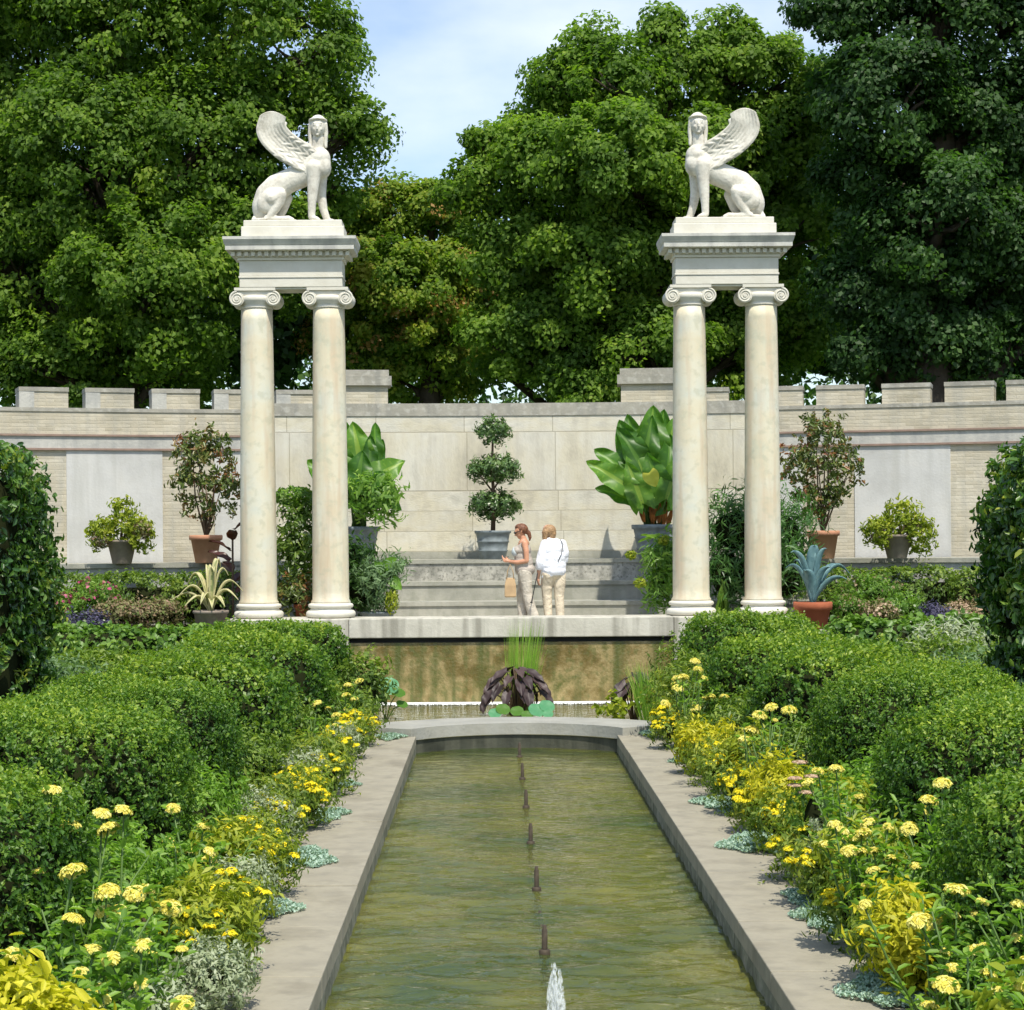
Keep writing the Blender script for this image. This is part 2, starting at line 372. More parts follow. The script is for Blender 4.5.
def mass(parent, name, blobs, n, length, mat, ratio=.6, tpl='diamond', k=2.0, thick=.2, lump=.08, zmin=None,
         core=.8, topbias=.3, jit=.5, tint=None, up=.3, lf=3.0, out=.4, corename='added_core', sprig=None):
    per = 9
    pc, gc, z = shell(blobs, max(20, n // per), thick, k, lump, zmin, topbias, lf=lf)
    sl = sprig or length * 2.4
    sd_ = norm(gc * (out + .25) + np.array([0, 0, up]) + RNG.normal(0, .38, pc.shape))
    ln = RNG.uniform(.5, 1.25, (len(pc), 1))
    ci = np.repeat(np.arange(len(pc)), per); uu = RNG.uniform(-.25, 1, (len(ci), 1))
    p = pc[ci] + sd_[ci] * uu * sl * ln[ci] + RNG.normal(0, length * .28, (len(ci), 3))
    if zmin is not None: p[:, 2] = np.maximum(p[:, 2], zmin + .01)
    g = norm(gc[ci] + .35 * sd_[ci]); td = sd_[ci] * .9 + RNG.normal(0, .55, p.shape)
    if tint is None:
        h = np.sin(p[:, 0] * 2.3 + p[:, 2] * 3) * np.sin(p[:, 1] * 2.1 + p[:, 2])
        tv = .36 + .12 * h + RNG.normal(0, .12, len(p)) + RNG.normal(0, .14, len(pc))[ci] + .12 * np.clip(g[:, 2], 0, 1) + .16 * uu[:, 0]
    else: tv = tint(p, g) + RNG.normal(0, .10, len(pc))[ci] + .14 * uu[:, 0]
    o = link(name, leaves_mesh(p, g, length, ratio, tpl, jit, tv, td, .3, name=name), mat, parent)
    if core: core_mesh(blobs, core, k, zmin).build(corename, M['core_fill'], parent)  # unseen dark core added so light does not pass through the leaves
    return o

# ---- organic bodies: closed capsules and ellipsoids fused into one continuous surface
class Body:
    def __init__(s): s.mb = MB()
    def cap(s, a, ra, b, rb, n=14):
        a = Vector(a); b = Vector(b); d = b - a; L = d.length
        if L < 1e-6: return s.ell(a, (ra, ra, ra))
        w = d / L; u = w.orthogonal().normalized(); v = w.cross(u)
        prof = [(ra * math.sin(t), -ra * math.cos(t)) for t in (.03, .4, .8, 1.2, PI / 2)] + [(rb * math.cos(t), L + rb * math.sin(t)) for t in (0, .4, .8, 1.2, PI / 2 - .03)]
        vs = []; fs = []
        for r, h in prof:
            for k in range(n):
                th = 2 * PI * k / n
                vs.append(a + w * h + (u * math.cos(th) + v * math.sin(th)) * r)
        for i in range(len(prof) - 1):
            for k in range(n):
                fs.append((i * n + k, i * n + (k + 1) % n, (i + 1) * n + (k + 1) % n, (i + 1) * n + k))
        fs.append(tuple(range(n))[::-1]); fs.append(tuple((len(prof) - 1) * n + k for k in range(n)))
        s.mb.add(vs, fs, True); return s
    def chain(s, pts):
        for i in range(len(pts) - 1): s.cap(pts[i][:3], pts[i][3], pts[i + 1][:3], pts[i + 1][3])
        return s
    def ell(s, c, r, rot=None):
        c = Vector(c); vs = []; fs = []; nu, nv = 20, 13
        R = Matrix.Rotation(rot[1], 3, rot[0]) if rot else Matrix.Identity(3)
        for j in range(nv):
            ph = PI * (j + .02) / (nv - 1 + .04)
            for i in range(nu):
                th = 2 * PI * i / nu
                vs.append(c + R @ Vector((r[0] * math.sin(ph) * math.cos(th), r[1] * math.sin(ph) * math.sin(th), r[2] * math.cos(ph))))
        for j in range(nv - 1):
            for i in range(nu):
                fs.append((j * nu + i, (j + 1) * nu + i, (j + 1) * nu + (i + 1) % nu, j * nu + (i + 1) % nu))
        fs.append(tuple(range(nu))); fs.append(tuple((nv - 1) * nu + i for i in range(nu))[::-1])
        s.mb.add(vs, fs, True); return s
    def build(s, name, mat, parent, voxel=.012, smooth=3, mirror_x=False, tf=None):
        me = s.mb.mesh(name)
        if tf is not None: me.transform(tf)
        o = bpy.data.objects.new('tmp', me); C.objects.link(o)
        m = o.modifiers.new('r', 'REMESH'); m.mode = 'VOXEL'; m.voxel_size = voxel; m.use_smooth_shade = True
        if smooth:
            q = o.modifiers.new('s', 'SMOOTH'); q.iterations = smooth; q.factor = .5
        dg = bpy.context.evaluated_depsgraph_get()
        nm = bpy.data.meshes.new_from_object(o.evaluated_get(dg)); nm.name = name
        bpy.data.objects.remove(o); bpy.data.meshes.remove(me)
        if mirror_x:
            nm.transform(Matrix.Scale(-1, 4, (1, 0, 0))); nm.flip_normals()
        nm.materials.clear()
        return link(name, nm, mat, parent, local=True)
ORD = ['nearest', 'second nearest', 'third nearest', 'fourth nearest', 'fifth nearest', 'sixth nearest', 'seventh nearest', 'eighth nearest', 'ninth nearest', 'tenth nearest', 'eleventh nearest', 'twelfth nearest', 'thirteenth nearest', 'fourteenth nearest', 'fifteenth nearest', 'sixteenth nearest']
# ================================================================== SETTING
HW = 1.3            # half width of the long pool
WATER = -.23
# ground sheet with a hole for the pool and basin
def sheet(name, xs, ys, z, mat, hole=lambda x, y: False, kind='structure', amp=0):
    mb = MB()
    for i in range(len(xs) - 1):
        for j in range(len(ys) - 1):
            if hole((xs[i] + xs[i + 1]) / 2, (ys[j] + ys[j + 1]) / 2): continue
            mb.add([(xs[i], ys[j], z), (xs[i + 1], ys[j], z), (xs[i + 1], ys[j + 1], z), (xs[i], ys[j + 1], z)], [(0, 1, 2, 3)])
    o = mb.build(name, mat); tag(o, kind=kind); return o
sheet('ground', [-600, -2.7, -1.38, 1.38, 2.7, 600], [-300, 4.9, 24.93, 32.35, 900], -.012, M['soil'],
      lambda x, y: (abs(x) < 1.38 and 4.9 < y < 32.35) or (abs(x) < 2.7 and 24.93 < y < 32.35))
# lawn beyond the wall and outside the beds
sheet('lawn', [-600, -14, 14, 600], [-300, 3, 41, 900], -.006, M['ground'], lambda x, y: abs(x) < 14 and 3 < y < 41)

# pool shell
mb = MB(); mb.box(-1.38, 1.38, 4.9, 27.6, -.46, -.41)
tag(mb.build('pool_floor', M['poolfloor']), kind='structure')
mb = MB()
mb.box(-1.38, -HW, 4.9, 26.6, -.9, -.125); mb.box(HW, 1.38, 4.9, 26.6, -.9, -.125); mb.box(-HW, HW, 4.9, 5.0, -.9, -.125)
CY = 24.93
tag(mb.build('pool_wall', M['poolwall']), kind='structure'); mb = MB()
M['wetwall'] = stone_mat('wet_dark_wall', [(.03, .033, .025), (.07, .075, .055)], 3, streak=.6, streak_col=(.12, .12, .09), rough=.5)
# curved end wall under the rim
n = 24; a0 = math.asin(HW / 1.60)
for i in range(n):
    a = -a0 + 2 * a0 * i / n; b = -a0 + 2 * a0 * (i + 1) / n
    def q(an, r, z): return (r * math.sin(an), CY + r * math.cos(an), z)
    mb.add([q(a, 1.60, -.9), q(b, 1.60, -.9), q(b, 1.60, -.06), q(a, 1.60, -.06)], [(0, 1, 2, 3)], True)
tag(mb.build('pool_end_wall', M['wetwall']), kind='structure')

# path slabs along both sides: one slab per joint, slightly uneven
mb = MB()
for s in (-1, 1):
    y = 4.6
    while y < 26.2:
        L = random.uniform(1.5, 2.1); y1 = min(y + L, 26.35)
        dz = random.uniform(-.004, .004)
        x0, x1 = (HW, 2.12) if s > 0 else (-2.12, -HW)
        mb.box(x0, x1, y + .009, y1 - .009, -.13, dz); y = y1
tag(mb.build('path', M['path'], bevel=.008), kind='structure')
# raised curved rim of the basin
mb = MB()
mb.arc(-1.05, 1.05, 1.57, 2.5, -.05, .10, 0, CY, 40)
rim = mb.build('basin_rim', M['rim'], bevel=.01); tag(rim, kind='structure')
# side walls and floor of the round basin behind the rim
mb = MB()
mb.box(-2.7, -2.6, 26.0, 32.3, -.5, .06); mb.box(2.6, 2.7, 26.0, 32.3, -.5, .06)
mb.box(-2.6, 2.6, 26.3, 32.3, -.56, -.5)
tag(mb.build('basin_shell', M['rim']), kind='structure')

# water
def water_mat(name, tint, scale, bump, ior=1.33, body=None, bodyfac=0.0):
    m, nt, N, L = newmat(name)
    tc = N('ShaderNodeTexCoord'); mp = N('ShaderNodeMapping'); mp.inputs['Scale'].default_value = (scale[0], scale[1], 1)
    L(tc.outputs['Object'], mp.inputs[0])
    n1 = N('ShaderNodeTexNoise'); n1.inputs['Scale'].default_value = 1; n1.inputs['Detail'].default_value = 3; n1.inputs['Distortion'].default_value = .6
    L(mp.outputs[0], n1.inputs['Vector'])
    b = N('ShaderNodeBump'); b.inputs['Strength'].default_value = 1; b.inputs['Distance'].default_value = bump
    L(n1.outputs['Fac'], b.inputs['Height'])
    fr = N('ShaderNodeFresnel'); fr.inputs['IOR'].default_value = ior; L(b.outputs[0], fr.inputs['Normal'])
    g = N('ShaderNodeBsdfGlossy'); g.inputs['Roughness'].default_value = .04; L(b.outputs[0], g.inputs['Normal'])
    t = N('ShaderNodeBsdfTransparent'); t.inputs[0].default_value = (*tint, 1)
    under = t.outputs[0]
    if body:
        d = N('ShaderNodeBsdfDiffuse'); n2 = N('ShaderNodeTexNoise'); n2.inputs['Scale'].default_value = .9; n2.inputs['Detail'].default_value = 4
        L(tc.outputs['Object'], n2.inputs['Vector']); r = ramp(nt, body, [.35, .65]); L(n2.outputs['Fac'], r.inputs[0]); L(r.outputs[0], d.inputs[0])
        mm = N('ShaderNodeMixShader'); mm.inputs[0].default_value = bodyfac; L(t.outputs[0], mm.inputs[1]); L(d.outputs[0], mm.inputs[2]); under = mm.outputs[0]
    mx = N('ShaderNodeMixShader'); L(fr.outputs[0], mx.inputs[0]); L(under, mx.inputs[1]); L(g.outputs[0], mx.inputs[2])
    o = N('ShaderNodeOutputMaterial'); L(mx.outputs[0], o.inputs[0])
    return m
M['water'] = water_mat('pool_water', (.74, .76, .44), (6, 14), .015, ior=1.72, body=[(.065, .10, .020), (.20, .20, .035)], bodyfac=.6)
M['water2'] = water_mat('basin_water', (.6, .6, .3), (5, 8), .02, body=[(.13, .13, .035), (.26, .24, .07)], bodyfac=.6)
nx, ny = 110, 900
gx, gy = np.meshgrid(np.linspace(-HW, HW, nx), 5 + (26.6 - 5) * np.linspace(0, 1, ny)); h = np.zeros_like(gx)
for i in range(34):
    lam = RNG.uniform(.14, .50); th = RNG.normal(0, .38); kx, ky = math.sin(th) * 2 * PI / lam, math.cos(th) * 2 * PI / lam
    h += lam * .0056 * np.sin(kx * gx + ky * gy + RNG.uniform(0, 6.28) + 1.2 * np.sin(gx * RNG.uniform(.5, 2) + gy * RNG.uniform(.3, 1.2)))
h *= np.clip(1.15 - (gy - 12) * .055, .30, 1.15)
d_ = np.sqrt((gx - .03) ** 2 + (gy - 10.9) ** 2); h += .006 * np.sin(d_ * 26) * np.exp(-d_ * 1.3)
V_ = np.stack([gx.ravel(), gy.ravel(), (WATER + h).ravel()], 1)
ii = (np.arange(ny - 1)[:, None] * nx + np.arange(nx - 1)[None, :]).ravel(); Fq = np.stack([ii, ii + 1, ii + nx + 1, ii + nx], 1)
me = bpy.data.meshes.new('pool_water'); me.vertices.add(len(V_)); me.vertices.foreach_set('co', V_.astype(np.float32).ravel())
me.loops.add(Fq.size); me.loops.foreach_set('vertex_index', Fq.astype(np.int32).ravel()); me.polygons.add(len(Fq))
me.polygons.foreach_set('loop_start', (np.arange(len(Fq)) * 4).astype(np.int32)); me.polygons.foreach_set('loop_total', np.full(len(Fq), 4, np.int32)); me.polygons.foreach_set('use_smooth', np.ones(len(Fq), bool)); me.update(calc_edges=True)
tag(link('pool_water', me, M['water']), kind='structure')
mb = MB()
pl = [(-2.6, 32.24), (2.6, 32.24), (2.6, 26.4)] + [(2.45 * math.sin(a), CY + 2.45 * math.cos(a)) for a in [.95 - .19 * i for i in range(11)]] + [(-2.6, 26.4)]
mb.add([(x, y, -.1) for x, y in pl], [tuple(range(len(pl)))[::-1]])
tag(mb.build('basin_water', M['water2']), kind='structure')

# foam where the sheet of water lands
p = np.stack([RNG.uniform(-2.58, 2.58, 16000), 32.02 - np.abs(RNG.normal(0, .07, 16000)), RNG.uniform(-.10, -.085, 16000) + .01], 1)
o = link('foam', leaves_mesh(p, np.tile([0, -.2, 1.], (16000, 1)), .022, .8, 'diamond', .6), M['foam']); tag(o, kind='stuff')
o['label'] = 'white line of foam at the foot of the mossy spill wall'; o['category'] = 'foam'

# ---- terrace platform carrying the columns
PZ = 1.28
t = thing('stone_terrace', 'raised stone terrace with a mossy spill wall between the two pairs of columns', 'terrace', (0, 32.2, 0))
for s in (-1, 1):
    mb = MB(); mb.box(min(s * 4.6, s * 2.62), max(s * 4.6, s * 2.62), 32.20, 33.35, -.3, PZ - .003)
    mb.build('pedestal', M['fascia'], t, bevel=.02)
PF = 1.12
mb = MB(); mb.box(-2.615, 2.615, 32.18, 33.1, .965, PZ); mb.build('edge_slab', M['fascia'], t, bevel=.015)
mb = MB(); mb.box(-4.6, 4.6, 33.36, 36.4, -.3, PF); mb.box(-2.6, 2.6, 33.0, 33.36, 1.0, PF - .003); tag(mb.build('terrace_paving', M['paving']), kind='structure')
mb = MB(); mb.box(-2.61, 2.61, 32.40, 32.60, .88, .963); mb.build('water_slot', M['slot'], t)
mb = MB(); mb.box(-2.595, 2.595, 32.0, 32.255, -.5, -.075); mb.build('splash_ledge', M['foam'], t, bevel=.02)
mb = MB(); mb.box(-2.61, 2.61, 32.26, 32.9, -.5, .885); mb.build('spill_wall', M['spill'], t, bevel=.01)

# ---- amphitheatre steps and upper terrace (concentric with the wall)
CXW, CYW, R = .28, 10.5, 28.0
UZ = 2.18
t = thing('amphitheatre_steps', 'wide weathered stone steps between the potted plants, rising to the wall', 'steps', (0, 35, PZ))
for (r, z0, z1, m) in ((24.75, PF, 1.45, 'step'), (25.6, 1.45, 1.79, 'step'), (26.3, 1.79, UZ, 'stepold')):
    mb = MB(); mb.arc(-.205, .205, r, 27.9, z0, z1 - .07, CXW, CYW)
    o = mb.build('riser', M[m], t)
    mb = MB(); mb.arc(-.205, .205, r - .03, 27.9, z1 - .07, z1, CXW, CYW)
    mb.build('tread', M['step'], t, bevel=.012)
for s in (-1, 1):
    t = thing('stone_ledge', ('stone ledge under the left-hand row of potted plants' if s < 0 else 'stone ledge under the right-hand row of potted plants'), 'ledge', (s * 8, 35, 1.1), 'stone ledges below the wall')
    a, b = (.2055, .60) if s > 0 else (-.60, -.2055)
    mb = MB(); mb.arc(a, b, 26.3, 27.9, .9, UZ - .1, CXW, CYW); mb.build('ledge_face', M['band'], t)
    mb = MB(); mb.arc(a, b, 26.24, 27.9, UZ - .1, UZ - .02, CXW, CYW); mb.build('ledge_top', M['step'], t, bevel=.012)
# side terraces (planting beds) on either side
for s in (-1, 1):
    x0, x1 = (4.605, 16) if s > 0 else (-16, -4.605)
    mb = MB(); mb.box(x0, x1, 31.6, 41, -.3, 1.05)
    tag(mb.build('planting_bed', M['soil']), kind='structure')
    t = thing('retaining_wall', ('pale retaining wall half hidden by ivy on the left of the terrace' if s < 0 else 'pale retaining wall half hidden by ivy on the right of the terrace'), 'wall', ((x0 + x1) / 2, 31.5, 0))
    mb = MB(); mb.box(x0, x1, 31.35, 31.6, -.3, 1.0); mb.build('wall_face', M['fascia'], t)
    mb = MB(); mb.box(x0, x1, 31.30, 31.7, 1.0, 1.08); mb.build('coping', M['fascia'], t, bevel=.012)

# ---- walls
def ang(px):  # photo column -> angle on the wall arc
    a = 0.0
    for _ in range(12):
        Y = CYW + R * math.cos(a); x = CAMX + (px - VX) / F * Y; a = math.asin((x - CXW) / R)
    return a
ZB = 1.0
A0, A1 = ang(262), ang(762)
t = thing('limestone_wall', 'tall pale limestone block wall closing the garden between the columns', 'wall', (CXW, CYW + R, UZ))
mb = MB(); cz = [ZB, 2.33, 2.71, 3.10, 3.48, 4.62, 4.93]
for i in range(6):
    b0 = len(mb.uv); mb.arc(A0, A1, R, R + .7, cz[i], cz[i + 1], CXW, CYW)
    for k in range(b0, len(mb.uv)): mb.uv[k] = [(u_ + i * .9, (i + 2 + min(1, max(0, (v_ - cz[i]) / (cz[i + 1] - cz[i])))) * .62) for (u_, v_) in mb.uv[k]]
mb.build('block_face', M['limestone'], t)
mb = MB(); mb.arc(A0, A1, R - .02, R + .72, 4.93, 5.17, CXW, CYW); mb.build('wall_cap', M['wallcap'], t, bevel=.015)
mb = MB(); mb.arc(A0, A1, R - .05, R, ZB, UZ + .14, CXW, CYW); mb.build('plinth_course', M['step'], t, bevel=.012)
for (pa, pb) in ((343, 389), (622, 690)):
    ra, rb = ang(pa), ang(pb)
    mb = MB(); mb.arc(ra, rb, R + .05, R + .75, 5.17, 5.52, CXW, CYW, 1)
    pr = mb.build('pier', M['brick'], t)
    mb = MB(); d = .07 / R
    mb.arc(ra - d, rb + d, R - .02, R + .82, 5.52, 5.70, CXW, CYW, 1); mb.arc(ra - d * .3, rb + d * .3, R + .03, R + .77, 5.70, 5.82, CXW, CYW, 1)
    mb.build('pier_cap', M['wallcap'], pr, bevel=.012).parent = pr
mw = .89 / R
def merlon(parent, ac, w, base=5.05):
    a, b = ac - w / 2, ac + w / 2
    mb = MB(); mb.arc(a, b, R + .02, R + .62, base, 5.35, CXW, CYW, 1); mo = mb.build('merlon', M['brick'], parent)
    mb = MB(); mb.arc(a - .01 / R, b + .01 / R, R, R + .64, 5.35, 5.43, CXW, CYW, 1); mb.build('merlon_cap', M['wallcap'], mo, bevel=.01)
    if ac < 0:
        mb = MB(); mb.arc(a - .004 / R, a + .27 / R, R + .004, R + .624, base, 5.348, CXW, CYW, 1); mb.build('quoin', M['band'], mo)
for side, (a, b) in (('left', (-.62, A0)), ('right', (A1, .62))):
    t = thing('battlemented_wall', f'pale brick wall with battlements and grey panels on the {side} of the limestone wall', 'wall', (CXW + R * math.sin((a + b) / 2), CYW + R * math.cos((a + b) / 2), ZB), 'battlemented brick walls')
    mb = MB(); mb.arc(a, b, R + .03, R + .65, ZB, 4.262, CXW, CYW); mb.build('pilaster_brickwork', M['brick'], t)
    mb = MB(); mb.arc(a, b, R - .01, R + .66, 4.30, 4.52, CXW, CYW); mb.build('stone_band', M['band'], t, bevel=.01)
    mb = MB(); mb.arc(a, b, R - .035, R + .66, 4.262, 4.30, CXW, CYW); mb.arc(a, b, R - .045, R + .66, 4.522, 4.555, CXW, CYW); mb.build('tile_course', M['tileline'], t)
    mb = MB(); mb.arc(a, b, R, R + .65, 4.555, 4.98, CXW, CYW); mb.build('brick_parapet', M['brick'], t)
    mb = MB(); mb.arc(a, b, R - .02, R + .67, 4.98, 5.05, CXW, CYW); mb.build('parapet_cap', M['wallcap'], t, bevel=.01)
    panels = [(67, 163), (215, 262), (-60, 15)] if side == 'left' else [(773, 803), (855, 951), (1003, 1100)]
    for (p0, p1) in panels:
        mb = MB(); mb.arc(ang(p0), ang(p1), R + .005, R + .03, UZ - .02, 4.26, CXW, CYW); mb.build('panel', M['panel'], t)
    if side == 'left': ms = [ang(p) for p in (45, 111, 177, 239, 301)] + [ang(45) - 1.25 * k / R for k in range(1, 4)]
    else: ms = [ang(p) for p in (706, 780, 841, 907, 970, 1032)] + [ang(1032) + 1.25 * k / R for k in range(1, 3)]
    for mm in ms: merlon(t, mm, mw, 5.05 if mm < A1 and mm > A0 else 5.05)

# ================================================================== COLUMN PAIRS
def column_pair(cx, side):
    t = thing('column_pair', f'{side} pair of tall pale marble Ionic columns under one entablature', 'columns', (cx, 32.8, PZ), 'pairs of marble columns')
    for s in (-1, 1):
        x = cx + s * .59; y = 32.8
        prof = []
        z0, z1 = 1.52, 6.34
        for i in range(25):
            u = i / 24
            prof.append((.300 - .043 * (u ** 1.5), z0 + (z1 - z0) * u))
        prof = [(.325, z0), (.325, z0 + .025), (.302, z0 + .06)] + prof[1:]
        mb = MB(); mb.lathe(prof, (x, y, 0), 48)
        sh = mb.build('shaft', M['marble'], t)
        mb = MB()
        bp = [(.335, 1.278)]
        for k in range(9):
            a = -PI / 2 + PI * k / 8; bp.append((.345 + .062 * math.cos(a), 1.342 + .062 * math.sin(a)))
        bp += [(.345, 1.41), (.33, 1.425), (.33, 1.44)]
        for k in range(7):
            a = -PI / 2 + PI * k / 6; bp.append((.335 + .036 * math.cos(a), 1.477 + .036 * math.sin(a)))
        bp += [(.325, 1.52)]
        mb.lathe(bp, (x, y, 0), 48); mb.build('column_base', M['marble_white'], sh)
        # ionic capital
        cm = MB()
        cm.lathe([(.262, 6.335), (.275, 6.35), (.262, 6.37), (.265, 6.40), (.315, 6.45), (.33, 6.50), (.30, 6.54)], (x, y, 0), 40)
        cm.box(x - .30, x + .30, y - .25, y + .25, 6.545, 6.615)
        cm.box(x - .335, x + .335, y - .285, y + .285, 6.617, 6.665)
        for vs in (-1, 1):
            vx = x + vs * .295; vz = 6.485
            cm.lathe([(.118, -.265), (.122, -.25), (.10, -.10), (.085, 0), (.10, .10), (.122, .25), (.118, .265)], (vx, y, vz), 28, axis='y')
            for fy in (-1, 1):
                pts = []; rr = []
                for k in range(60):
                    th = k / 59 * 2.35 * 2 * PI
                    r = .118 * (1 - k / 59 * .80)
                    pts.append((vx - vs * r * math.sin(-th + .0) * 1, y + fy * .267, vz + r * math.cos(th)))
                    rr.append(.017 * (1 - k / 59 * .5))
                cm.tube(pts, rr, 6)
                cm.lathe([(.028, -.012), (.028, .012)], (vx, y + fy * .270, vz), 12, axis='y')
        cm.build('capital', M['marble_white'], sh)
    e = MB()
    hw, hd = .835, .29; y = 32.8
    e.box(cx - hw, cx + hw, y - hd, y + hd, 6.668, 6.815)
    e.box(cx - hw - .014, cx + hw + .014, y - hd - .014, y + hd + .014, 6.817, 6.85)
    e.box(cx - hw - .002, cx + hw + .002, y - hd - .002, y + hd + .002, 6.852, 7.10)
    e.box(cx - hw - .03, cx + hw + .03, y - hd - .03, y + hd + .03, 7.102, 7.15)
    e.box(cx - .40 + .03, cx + .40 - .03, y - .26, y + .26, 6.635, 6.667)
    en = e.build('entablature', M['marble_white'], t, bevel=.006)
    d = MB()
    d.box(cx - .88, cx + .88, y - .345, y + .345, 7.152, 7.235)
    k = 0; n = 17
    for i in range(n + 1):
        xx = cx - .93 + 1.86 * i / n
        for yy in (y - .40, y + .40): d.box(xx - .031, xx + .031, min(yy, y + (.346 if yy > y else -.346)), max(yy, y + (.346 if yy > y else -.346)), 7.165, 7.232)
    for i in range(1, 8):
        yy = y - .38 + .76 * i / 8
        d.box(cx - .955, cx - .881, yy - .031, yy + .031, 7.165, 7.232); d.box(cx + .881, cx + .955, yy - .031, yy + .031, 7.165, 7.232)
    d.build('dentils', M['marble_white'], en)
    c = MB()
    def ring(w, dd, z): return [(cx - w, y - dd, z), (cx + w, y - dd, z), (cx + w, y + dd, z), (cx - w, y + dd, z)]
    pr = [(.96, .42, 7.237), (1.03, .475, 7.25), (1.04, .485, 7.253), (1.04, .485, 7.325), (1.05, .495, 7.333), (1.062, .51, 7.365), (1.072, .535, 7.41), (1.076, .54, 7.415), (1.076, .54, 7.462)]
    vs = [];
    for w, dd, z in pr: vs += ring(w, dd, z)
    fs = [(i * 4 + j, i * 4 + (j + 1) % 4, (i + 1) * 4 + (j + 1) % 4, (i + 1) * 4 + j) for i in range(len(pr) - 1) for j in range(4)]
    fs += [(0, 3, 2, 1), tuple(range(len(vs) - 4, len(vs)))]
    c.add(vs, fs); c.build('cornice', M['cornice'], en)
    return t
for cx, side in ((-3.54, 'left-hand'), (3.55, 'right-hand')): column_pair(cx, side)

# ================================================================== SPHINXES
def sphinx(cx, mirror, label):
    K = 1 / 438.0
    t = thing('sphinx_statue', label, 'statue', (cx, 32.8, 7.464), 'winged sphinx statues on the columns')
    def q(u, v, y=0.0): return (K * (u - 490), y, .294 + K * (862 - v))
    B = Body()
    def ch(pts): B.chain([(*q(u, v, y), r * K) for (u, v, y, r) in pts])
    # trunk: rump up the back to the chest
    KP = [(275, 748, 88, 112, .185), (305, 675, 96, 104, .185), (365, 607, 94, 94, .175), (445, 565, 90, 86, .165), (525, 532, 92, 86, .165), (595, 485, 98, 96, .18), (655, 440, 102, 104, .195)]
    for i in range(len(KP) - 1):
        for k in range(5):
            a = [KP[i][j] + (KP[i + 1][j] - KP[i][j]) * k / 5 for j in range(5)]
            B.ell(q(a[0], a[1]), (a[2] * K, a[4], a[3] * K))
    B.ell(q(655, 440), (102 * K, .195, 104 * K)); B.ell(q(668, 405), (86 * K, .20, 88 * K))
    B.ell(q(675, 465, -.07), (82 * K, .13, 85 * K)); B.ell(q(675, 465, .07), (82 * K, .13, 85 * K))
    for s in (-1, 1):
        dx = 0 if s < 0 else 28
        B.ell(q(335 + dx * .3, 715, s * .17), (112 * K, .085, 82 * K), ('Y', -.55))
        ch([(340 + dx, 700, s * .165, 60), (402 + dx, 672, s * .165, 42), (370 + dx, 760, s * .18, 34), (335 + dx, 815, s * .18, 28), (318 + dx, 838, s * .18, 24)])
        ch([(300 + dx, 840, s * .18, 22), (400 + dx, 846, s * .18, 20), (455 + dx, 846, s * .18, 24), (485 + dx, 852, s * .18, 15)])
        fx = 0 if s < 0 else 55
        ch([(640 + fx * .6, 480, s * .12, 62), (636 + fx * .7, 560, s * .13, 47), (628 + fx * .9, 660, s * .135, 38), (622 + fx * 1.35, 760, s * .14, 29), (620 + fx * 1.8, 828, s * .14, 26)])
        for k in range(4):
            o = (k - 1.5) * .024
            ch([(622 + fx * 1.8, 838, s * .14 + o * .6, 18), (655 + fx * 1.9, 843, s * .14 + o, 15), (675 + fx * 1.95, 852, s * .14 + o, 10)])
    # tail curling round the haunch
    ch([(215, 815, .0, 20), (200, 845, -.08, 15), (240, 852, -.20, 13), (290, 852, -.25, 11)])
    # neck and head facing the pool
    ch([(660, 380, .0, 74), (664, 325, -.01, 46), (666, 265, -.02, 44)])
    hd = q(666, 182, -.045)
    B.ell(hd, (.122, .135, .178))
    B.ell((hd[0], hd[1] - .045, hd[2] - .085), (.078, .09, .085))
    B.ell((hd[0], hd[1] - .148, hd[2] - .028), (.017, .022, .045)); B.ell((hd[0], hd[1] - .155, hd[2] - .055), (.022, .016, .014))
    for s in (-1, 1):
        B.ell((hd[0] + s * .045, hd[1] - .122, hd[2] + .012), (.024, .013, .011))
        B.ell((hd[0] + s * .045, hd[1] - .125, hd[2] + .045), (.034, .012, .010))
        B.ell((hd[0] + s * .05, hd[1] - .10, hd[2] - .05), (.032, .03, .035))
    B.ell((hd[0], hd[1] - .132, hd[2] - .086), (.030, .014, .009)); B.ell((hd[0], hd[1] - .128, hd[2] - .102), (.024, .014, .009))
    B.ell((hd[0], hd[1] - .115, hd[2] - .143), (.028, .022, .022))
    B.build('body', M['statue'], t, .011, 7, mirror)
    # hair under a cap, two long tresses
    H = Body()
    H.ell((hd[0], hd[1] + .035, hd[2] + .035), (.150, .145, .178))
    for s in (-1, 1):
        H.chain([(hd[0] + s * .128, hd[1] - .015, hd[2] + .05, .030), (hd[0] + s * .132, hd[1] + .01, hd[2] - .10, .036), (hd[0] + s * .122, hd[1] + .01, hd[2] - .22, .034), (hd[0] + s * .128, hd[1] + .0, hd[2] - .32, .026)])
    H.chain([(hd[0] + .135 * math.sin(a), hd[1] - .125 * math.cos(a), hd[2] + .105 + .02 * math.cos(a), .020) for a in [-1.7 + .34 * i for i in range(11)]])
    H.chain([(hd[0], hd[1] + .12, hd[2] - .02, .09), (hd[0], hd[1] + .10, hd[2] - .28, .08)])
    H.build('hair', M['statue'], t, .011, 1, mirror)
    # wings: cambered, feathered plates
    lead = [(690, 395), (630, 325), (555, 282), (490, 236), (452, 196), (440, 165), (450, 132)]
    trail = [(640, 525), (560, 515), (430, 440), (335, 380), (262, 300), (235, 215), (262, 120)]
